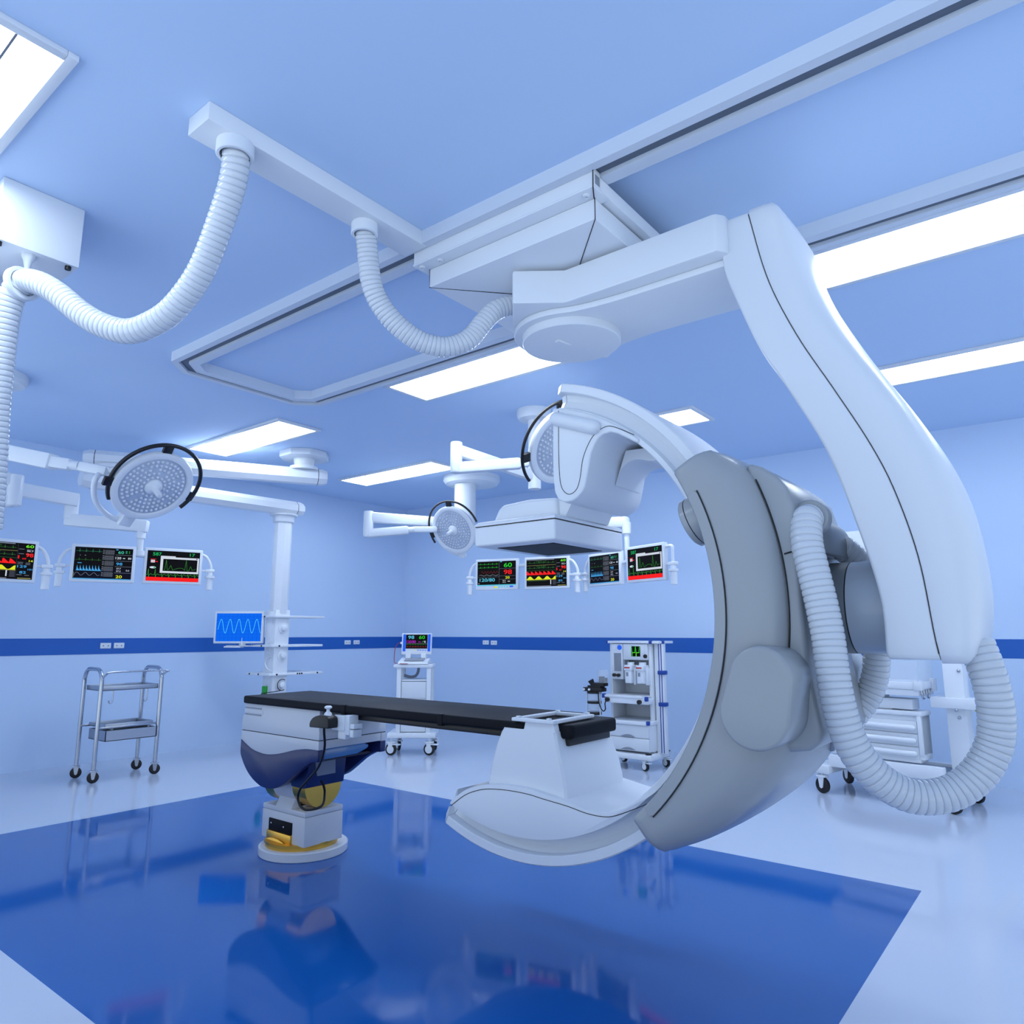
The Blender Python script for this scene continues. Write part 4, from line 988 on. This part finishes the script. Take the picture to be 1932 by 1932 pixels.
for (x, y) in ((-.23, -.18), (.20, -.18), (-.20, .17), (.22, .17)):
    castor(kc, x, y, R=.066, ax=(.35, .94, 0) if y < 0 else (.9, .4, 0), fork='white', style=1, stem=.195)
L_('hose_loop', MB('grill').hose([(-.13, .0, .87), (-.06, .0, .85), (0, .0, .86), (.03, .0, .90), (.04, .0, .96)], .017, .012, 10, depth=.12), kc, ang=60)
mn = thing('defibrillator', 'white flip-up monitor reading 98 and 60 on the corner cart', 'monitor', (-6.16, 6.0, 1.001), math.radians(38.2))
L_('base', MB('white').prism([(-.215, .0), (.10, .0), (.10, .07), (-.20, .028)], -.175, .17, 'x', .006), mn)
L_('keypad', MB('grill').prism([(-.17, .0405), (-.02, .0645), (-.02, .062), (-.17, .038)], -.11, .115, 'x'), mn)
lidm = Matrix.Translation((0, .03, .07)) @ Matrix.Rotation(math.radians(-9), 4, 'X')
L_('screen_lid', MB('white').box(-.175, .18, 0, .045, .035, .285, .008).xf(lidm), mn)
for x in (-.12, .06): L_('hinge', MB('white').box(x, x + .06, -.02, .03, -.02, .045, .004).xf(lidm), mn)
L_('side_strip', MB('sb').box(-.16, -.128, -.002, 0, .07, .272).box(.133, .165, -.002, 0, .07, .272).xf(lidm), mn)
L_('screen', scr_F(.255, .165, -.126, .103, -.002).xf(lidm), mn, smooth=False)
kb = MB('sb')
for i in range(5): kb.box(-.02 + i * .03, .0 + i * .03, -.002, 0, .082, .088, 0, 'y' if i == 0 else 'sb')
L_('button_row', kb.xf(lidm), mn)
L_('cable', MB('redw').tube(smooth_path([(-.175, .06, .24), (-.21, .04, .235), (-.24, .0, .18), (-.24, -.06, .08), (-.22, -.14, .015), (-.14, -.215, .008), (-.06, -.22, .006)], .02), .004, 6), mn, ang=60)
L_('cable_socket', MB('white').box(-.19, -.172, .05, .085, .225, .25, .003), mn)

# ================================================================== ANAESTHESIA MACHINE
an = thing('anaesthesia_machine', 'tall white machine with blue trim, small green screen and two vaporisers by the back wall', 'anaesthesia machine', (-3.72, 6.85, 0))
ax0, ax1, ay0, ay1 = -3.985, -3.50, 6.76, 7.06
q = MB('white').box(ax0, ax1, ay1 - .02, ay1, .165, 1.245, .003).box(ax0, ax0 + .025, ay0, ay1, .165, 1.245, .003).box(ax1 - .03, ax1, ay0, ay1, .165, 1.245, .003)
obj('cabinet', q, an)
obj('top_cover', MB('white').box(ax0 - .01, -3.395, ay0 - .03, ay1, 1.246, 1.272, .004), an)
tb_ = MB('bluep')
for (x, y) in ((-3.49, 6.729), (ax0 - .012, 6.735), (-3.396, 6.80)): tb_.box(x - .018, x + .018, y - .003, y + .03, 1.243, 1.275, .003)
obj('corner_guard', tb_, an)
fp = obj('gauge_panel', MB('whitem').box(ax0 + .028, -3.822, ay0 - .02, ay0 + .12, .875, 1.24, .004), an)
obj('gauge', MB('whitem').cyl((-3.915, ay0 - .024, 1.203), (-3.915, ay0 - .018, 1.203), .024, n=24), fp)
obj('gauge', MB('sb').cyl((-3.856, ay0 - .024, 1.203), (-3.856, ay0 - .018, 1.203), .026, n=24), fp)
gr = MB('grill').box(-3.925, -3.84, ay0 - .023, ay0 - .018, .958, 1.145)
for i in range(5): gr.box(-3.915 + i * .016, -3.911 + i * .016, ay0 - .026, ay0 - .02, .965, 1.11, 0, 'gray')
obj('flow_meter', gr, fp)
obj('flow_knob', MB('black').cyl((-3.918, ay0 - .05, .918), (-3.918, ay0 - .02, .918), .018, n=16).cyl((-3.868, ay0 - .05, .916), (-3.868, ay0 - .02, .916), .018, n=16).box(-3.918, -3.868, ay0 - .045, ay0 - .03, .91, .925), fp)
vp = obj('ventilator_panel', MB('whitem').box(-3.815, ax1 - .032, ay0 - .02, ay0 + .12, 1.078, 1.24, .004).box(-3.79, -3.555, ay0 - .024, ay0 - .019, 1.095, 1.228, .003), an)
obj('screen', scr_G(.105, .105, -3.715, 1.113, ay0 - .026), vp, smooth=False)
obj('dial', MB('black').cyl((-3.553, ay0 - .035, 1.117), (-3.553, ay0 - .02, 1.117), .020, n=20), vp)
for x in (-3.752, -3.615):
    v = MB('white').box(x, x + .075, 6.655, 6.75, .845, .975, .006).box(x - .006, x + .085, 6.645, 6.76, .972, 1.028, .006).cyl((x + .042, 6.71, 1.028), (x + .042, 6.71, 1.055), .036, n=24).box(x + .075, x + .10, 6.70, 6.95, .83, 1.0, .004)
    vo = obj('vaporiser', v, an)
    obj('red_band', MB('red').box(x + .0, x + .062, 6.6425, 6.646, .995, 1.008), vo)
    obj('vaporiser_window', MB('grill').box(x + .014, x + .04, 6.6525, 6.6555, .915, .955, .001), vo)
obj('shelf', MB('white').box(-3.975, ax1 - .032, 6.60, 7.035, .70, .722, .003).box(-3.955, -3.48, 6.605, 6.75, .645, .70, .003), an)
q = MB('bluep')
for (x, z) in ((-3.983, .711), (-3.49, .70)): q.box(x - .015, x + .015, 6.594, 6.63, z - .022, z + .022, .003)
q.box(-3.495, -3.465, 6.594, 6.63, .445, .485, .003)
obj('corner_guard', q, an)
obj('shelf_knob', MB('black').cyl((-3.93, 6.575, .675), (-3.93, 6.605, .675), .022, n=18).cyl((-3.56, 6.575, .668), (-3.56, 6.605, .668), .022, n=18), an)
obj('worktop', MB('white').box(-3.97, -3.47, 6.60, 7.035, .44, .475, .004), an)
obj('drawer_unit', MB('white').box(-3.96, -3.487, 6.64, 7.035, .18, .438, .003), an)
for z0_ in (.190, .316):
    dd = obj('drawer', MB('whitem').box(-3.96, -3.482, 6.62, 6.64, z0_, z0_ + .120, .003), an)
    pts = [(-3.80, z0_ + .004)] + [(-3.80 + .17 * k / 10, z0_ + .004 + .024 * math.sin(PI * k / 10)) for k in range(1, 10)] + [(-3.63, z0_ + .004)]
    obj('drawer_handle', MB('grill').prism(pts, 6.612, 6.62, 'y'), dd)
obj('base', MB('white').box(-4.0, -3.45, 6.60, 7.02, .105, .16, .012), an)
q = MB('white').box(-3.485, -3.385, 6.80, 6.86, .16, 1.246, .003)
pr_ = obj('side_post', q, an)
q = MB('bluep')
for x in (-3.438, -3.411): q.box(x, x + .008, 6.7965, 6.8005, .165, 1.245)
obj('blue_stripe', q, pr_)
for z in (.935, .62): obj('rail_clip', MB('bluep').box(-3.445, -3.36, 6.775, 6.84, z, z + .04, .008), pr_)
q = MB('black')
for (x, y) in ((-3.50, 6.64), (-3.47, 6.99)): q.cyl((x, y, .158), (x, y, .166), .032, n=18)
obj('castor_cap', q, an)
for (x, y) in ((-3.54, 6.64), (-3.95, 6.64), (-3.48, 6.98), (-3.97, 6.98)): castor_world(an, x, y, R=.044, ax=(.3, .95, 0), fork='white', style=1, stem=.107)
# breathing circuit on the left
ab = obj('absorber_block', MB('black').box(-4.235, -4.0, 6.60, 6.70, .745, .785, .006).box(-4.15, -3.99, 6.62, 6.72, .80, .835, .006).box(-4.19, -4.03, 6.62, 6.70, .775, .805, .004).cyl((-4.13, 6.65, .80), (-4.155, 6.63, .86), .02, .032, n=18), an)
obj('canister', MB('clear').cyl((-4.13, 6.66, .53), (-4.13, 6.66, .745), .073, n=28), ab)
obj('canister_ring', MB('black').cyl((-4.13, 6.66, .722), (-4.13, 6.66, .745), .076, n=28).cyl((-4.13, 6.66, .62), (-4.13, 6.66, .645), .076, n=28).cyl((-4.13, 6.66, .505), (-4.13, 6.66, .535), .076, n=28), ab)
obj('canister_rod', MB('whitem').box(-4.055, -4.045, 6.64, 6.65, .44, .75).box(-4.212, -4.206, 6.64, 6.65, .51, .75), ab)
obj('bellows_dome', MB('clear').lathe([(.066, 0), (.064, .06), (.058, .125), (.05, .132), (.0, .133)], (-4.04, 6.70, .835), n=12), ab)
obj('bellows', MB('black').cyl((-4.04, 6.70, .83), (-4.04, 6.70, .885), .045, n=16).box(-4.06, -4.02, 6.64, 6.70, .76, .90, .006), ab)
q = MB('white')
for x in (-4.215, -4.15): q.cyl((x, 6.585, .765), (x, 6.602, .765), .012, n=14)
obj('white_port', q, ab)
obj('breathing_hose', MB('black').tube(smooth_path([(-4.045, 6.60, .745), (-4.04, 6.60, .66), (-4.02, 6.60, .59), (-3.975, 6.58, .555), (-3.945, 6.575, .58), (-3.95, 6.573, .63), (-3.935, 6.575, .672)], .02), .006, 8), an, ang=60)

# ================================================================== INFANT WARMER / BED ON CASTORS (behind the right-hand hose)
ib = thing('infant_warmer', 'white wheeled infant warmer with drawers behind the loop of ribbed hose', 'hospital bed', (-1.36, 6.92, 0), math.radians(-9.6))
L_('base_rail', MB('white').box(-.42, .47, -.285, -.215, .225, .325, .006), ib)
L_('base_rail', MB('white').box(-.42, .44, .19, .26, .20, .29, .006), ib)
L_('base_floor', MB('grill').box(-.42, .44, -.214, .189, .245, .265), ib)
L_('end_beam', MB('white').box(-.555, -.40, -.33, .31, .165, .235, .01), ib)
L_('end_beam', MB('white').box(.40, .60, -.33, .31, .165, .235, .01), ib)
for (x, y) in ((-.475, -.30), (-.50, .27), (.52, -.285), (.53, .26)): castor(ib, x, y, R=.066, ax=(.25, .97, 0) if y < 0 else (.5, .85, 0), fork='white', stem=.17)
cb_ = L_('cabinet', MB('white').box(-.40, .335, -.24, -.06, .36, .70, .004).box(-.41, .345, -.262, -.05, .70, .732, .004).box(.305, .335, -.262, -.06, .40, .70, .003), ib)
for z0_ in (.605, .505, .405):
    d_ = L_('drawer', MB('whitem').box(-.39, .30, -.252, -.242, z0_ - .042, z0_ + .05, .003), ib)
    L_('drawer_pull', MB('white').tube([(-.385, -.262, z0_), (-.37, -.264, z0_), (.275, -.264, z0_), (.29, -.262, z0_)], [.012, .022, .022, .012], 14), d_, ang=60)
L_('cabinet_foot', MB('white').box(-.40, .305, -.245, -.08, .335, .40, .003), ib)
L_('tray_box', MB('white').box(-.40, .27, -.22, -.06, .742, .825, .006), ib)
bd = L_('bed', MB('white').box(-.48, .36, -.29, .07, .905, .965, .008).box(-.48, .345, -.28, .06, .855, .905, .005), ib)
L_('bed_panel', MB('clear').box(-.46, .35, -.285, -.279, .965, 1.13).box(-.46, .35, .055, .061, .965, 1.13).box(.344, .35, -.279, .055, .965, 1.13), bd)
L_('bed_corner', MB('whitem').box(.315, .375, -.298, -.235, .90, .972, .005).box(.345, .37, -.01, .08, .88, .985, .004), bd)
q = MB('chrome')
for y in (-.25, -.14): q.tube(smooth_path([(.355, y, .90), (.36, y, .85), (.36, y + .03, .835), (.36, y + .05, .85), (.355, y + .05, .90)], .02), .007, 8)
L_('bed_hook', q, bd, ang=60)
L_('bed_support', MB('white').box(-.15, .10, -.20, -.08, .733, .742).box(-.05, .05, -.18, -.08, .826, .854, .003), ib)
q = MB('white').box(.485, .625, -.13, .0, .23, 1.16, .004).box(.50, .615, -.11, -.02, 1.16, 2.15, .004)
cl_ = L_('column', q, ib)
L_('column_bracket', MB('white').box(.395, .70, -.19, .03, .77, .85, .004), cl_)
q = MB('chrome')
for (x, z) in ((.60, 1.06), (.575, .76), (.575, .70)): q.sphere((x, -.19 if z == .76 else -.132, z), .014)
L_('column_bolt', q, cl_)
L_('yellow_hose', MB('yellow').tube(smooth_path([(.62, .04, .80), (.66, .05, .74), (.70, .06, .69), (.74, .08, .66), (.75, .10, .60)], .02), .018, 10), ib, ang=60)
L_('heater_head', MB('white').box(-.40, .55, -.20, .12, 1.97, 2.24, .02), ib)

# ================================================================== CAMERA
cam = bpy.data.cameras.new('camera'); co_ = bpy.data.objects.new('camera', cam); COL.objects.link(co_)
co_.location = (0, 0, 1.35)
cam.sensor_width = 36; cam.sensor_fit = 'HORIZONTAL'; cam.lens = 36 * 1345.316 / 1932
cam.clip_start = 0.02; cam.clip_end = 60
co_.rotation_euler = (math.radians(90 + 9.6603), 0, math.radians(38.2029))
S.camera = co_

# ================================================================== LIGHT
w = bpy.data.worlds.new('world'); S.world = w; w.use_nodes = True
nt = w.node_tree; bg = nt.nodes['Background']; bg.inputs['Color'].default_value = (0.73, 0.86, 1.0, 1)
tc = nt.nodes.new('ShaderNodeTexCoord'); sx = nt.nodes.new('ShaderNodeSeparateXYZ'); mr = nt.nodes.new('ShaderNodeMapRange')
nt.links.new(tc.outputs['Generated'], sx.inputs[0]); nt.links.new(sx.outputs['Z'], mr.inputs['Value'])
mr.inputs['From Min'].default_value = -0.25; mr.inputs['From Max'].default_value = 0.25
mr.inputs['To Min'].default_value = 2.15; mr.inputs['To Max'].default_value = 0.64  # invented gradient: brighter below the horizon, to lift ceiling and dim lower parts
nt.links.new(mr.outputs['Result'], bg.inputs['Strength'])
S.view_settings.view_transform = 'Standard'; S.view_settings.look = 'None'
S.view_settings.exposure = 0.0; S.view_settings.gamma = 1.0; S.view_settings.use_curve_mapping = False
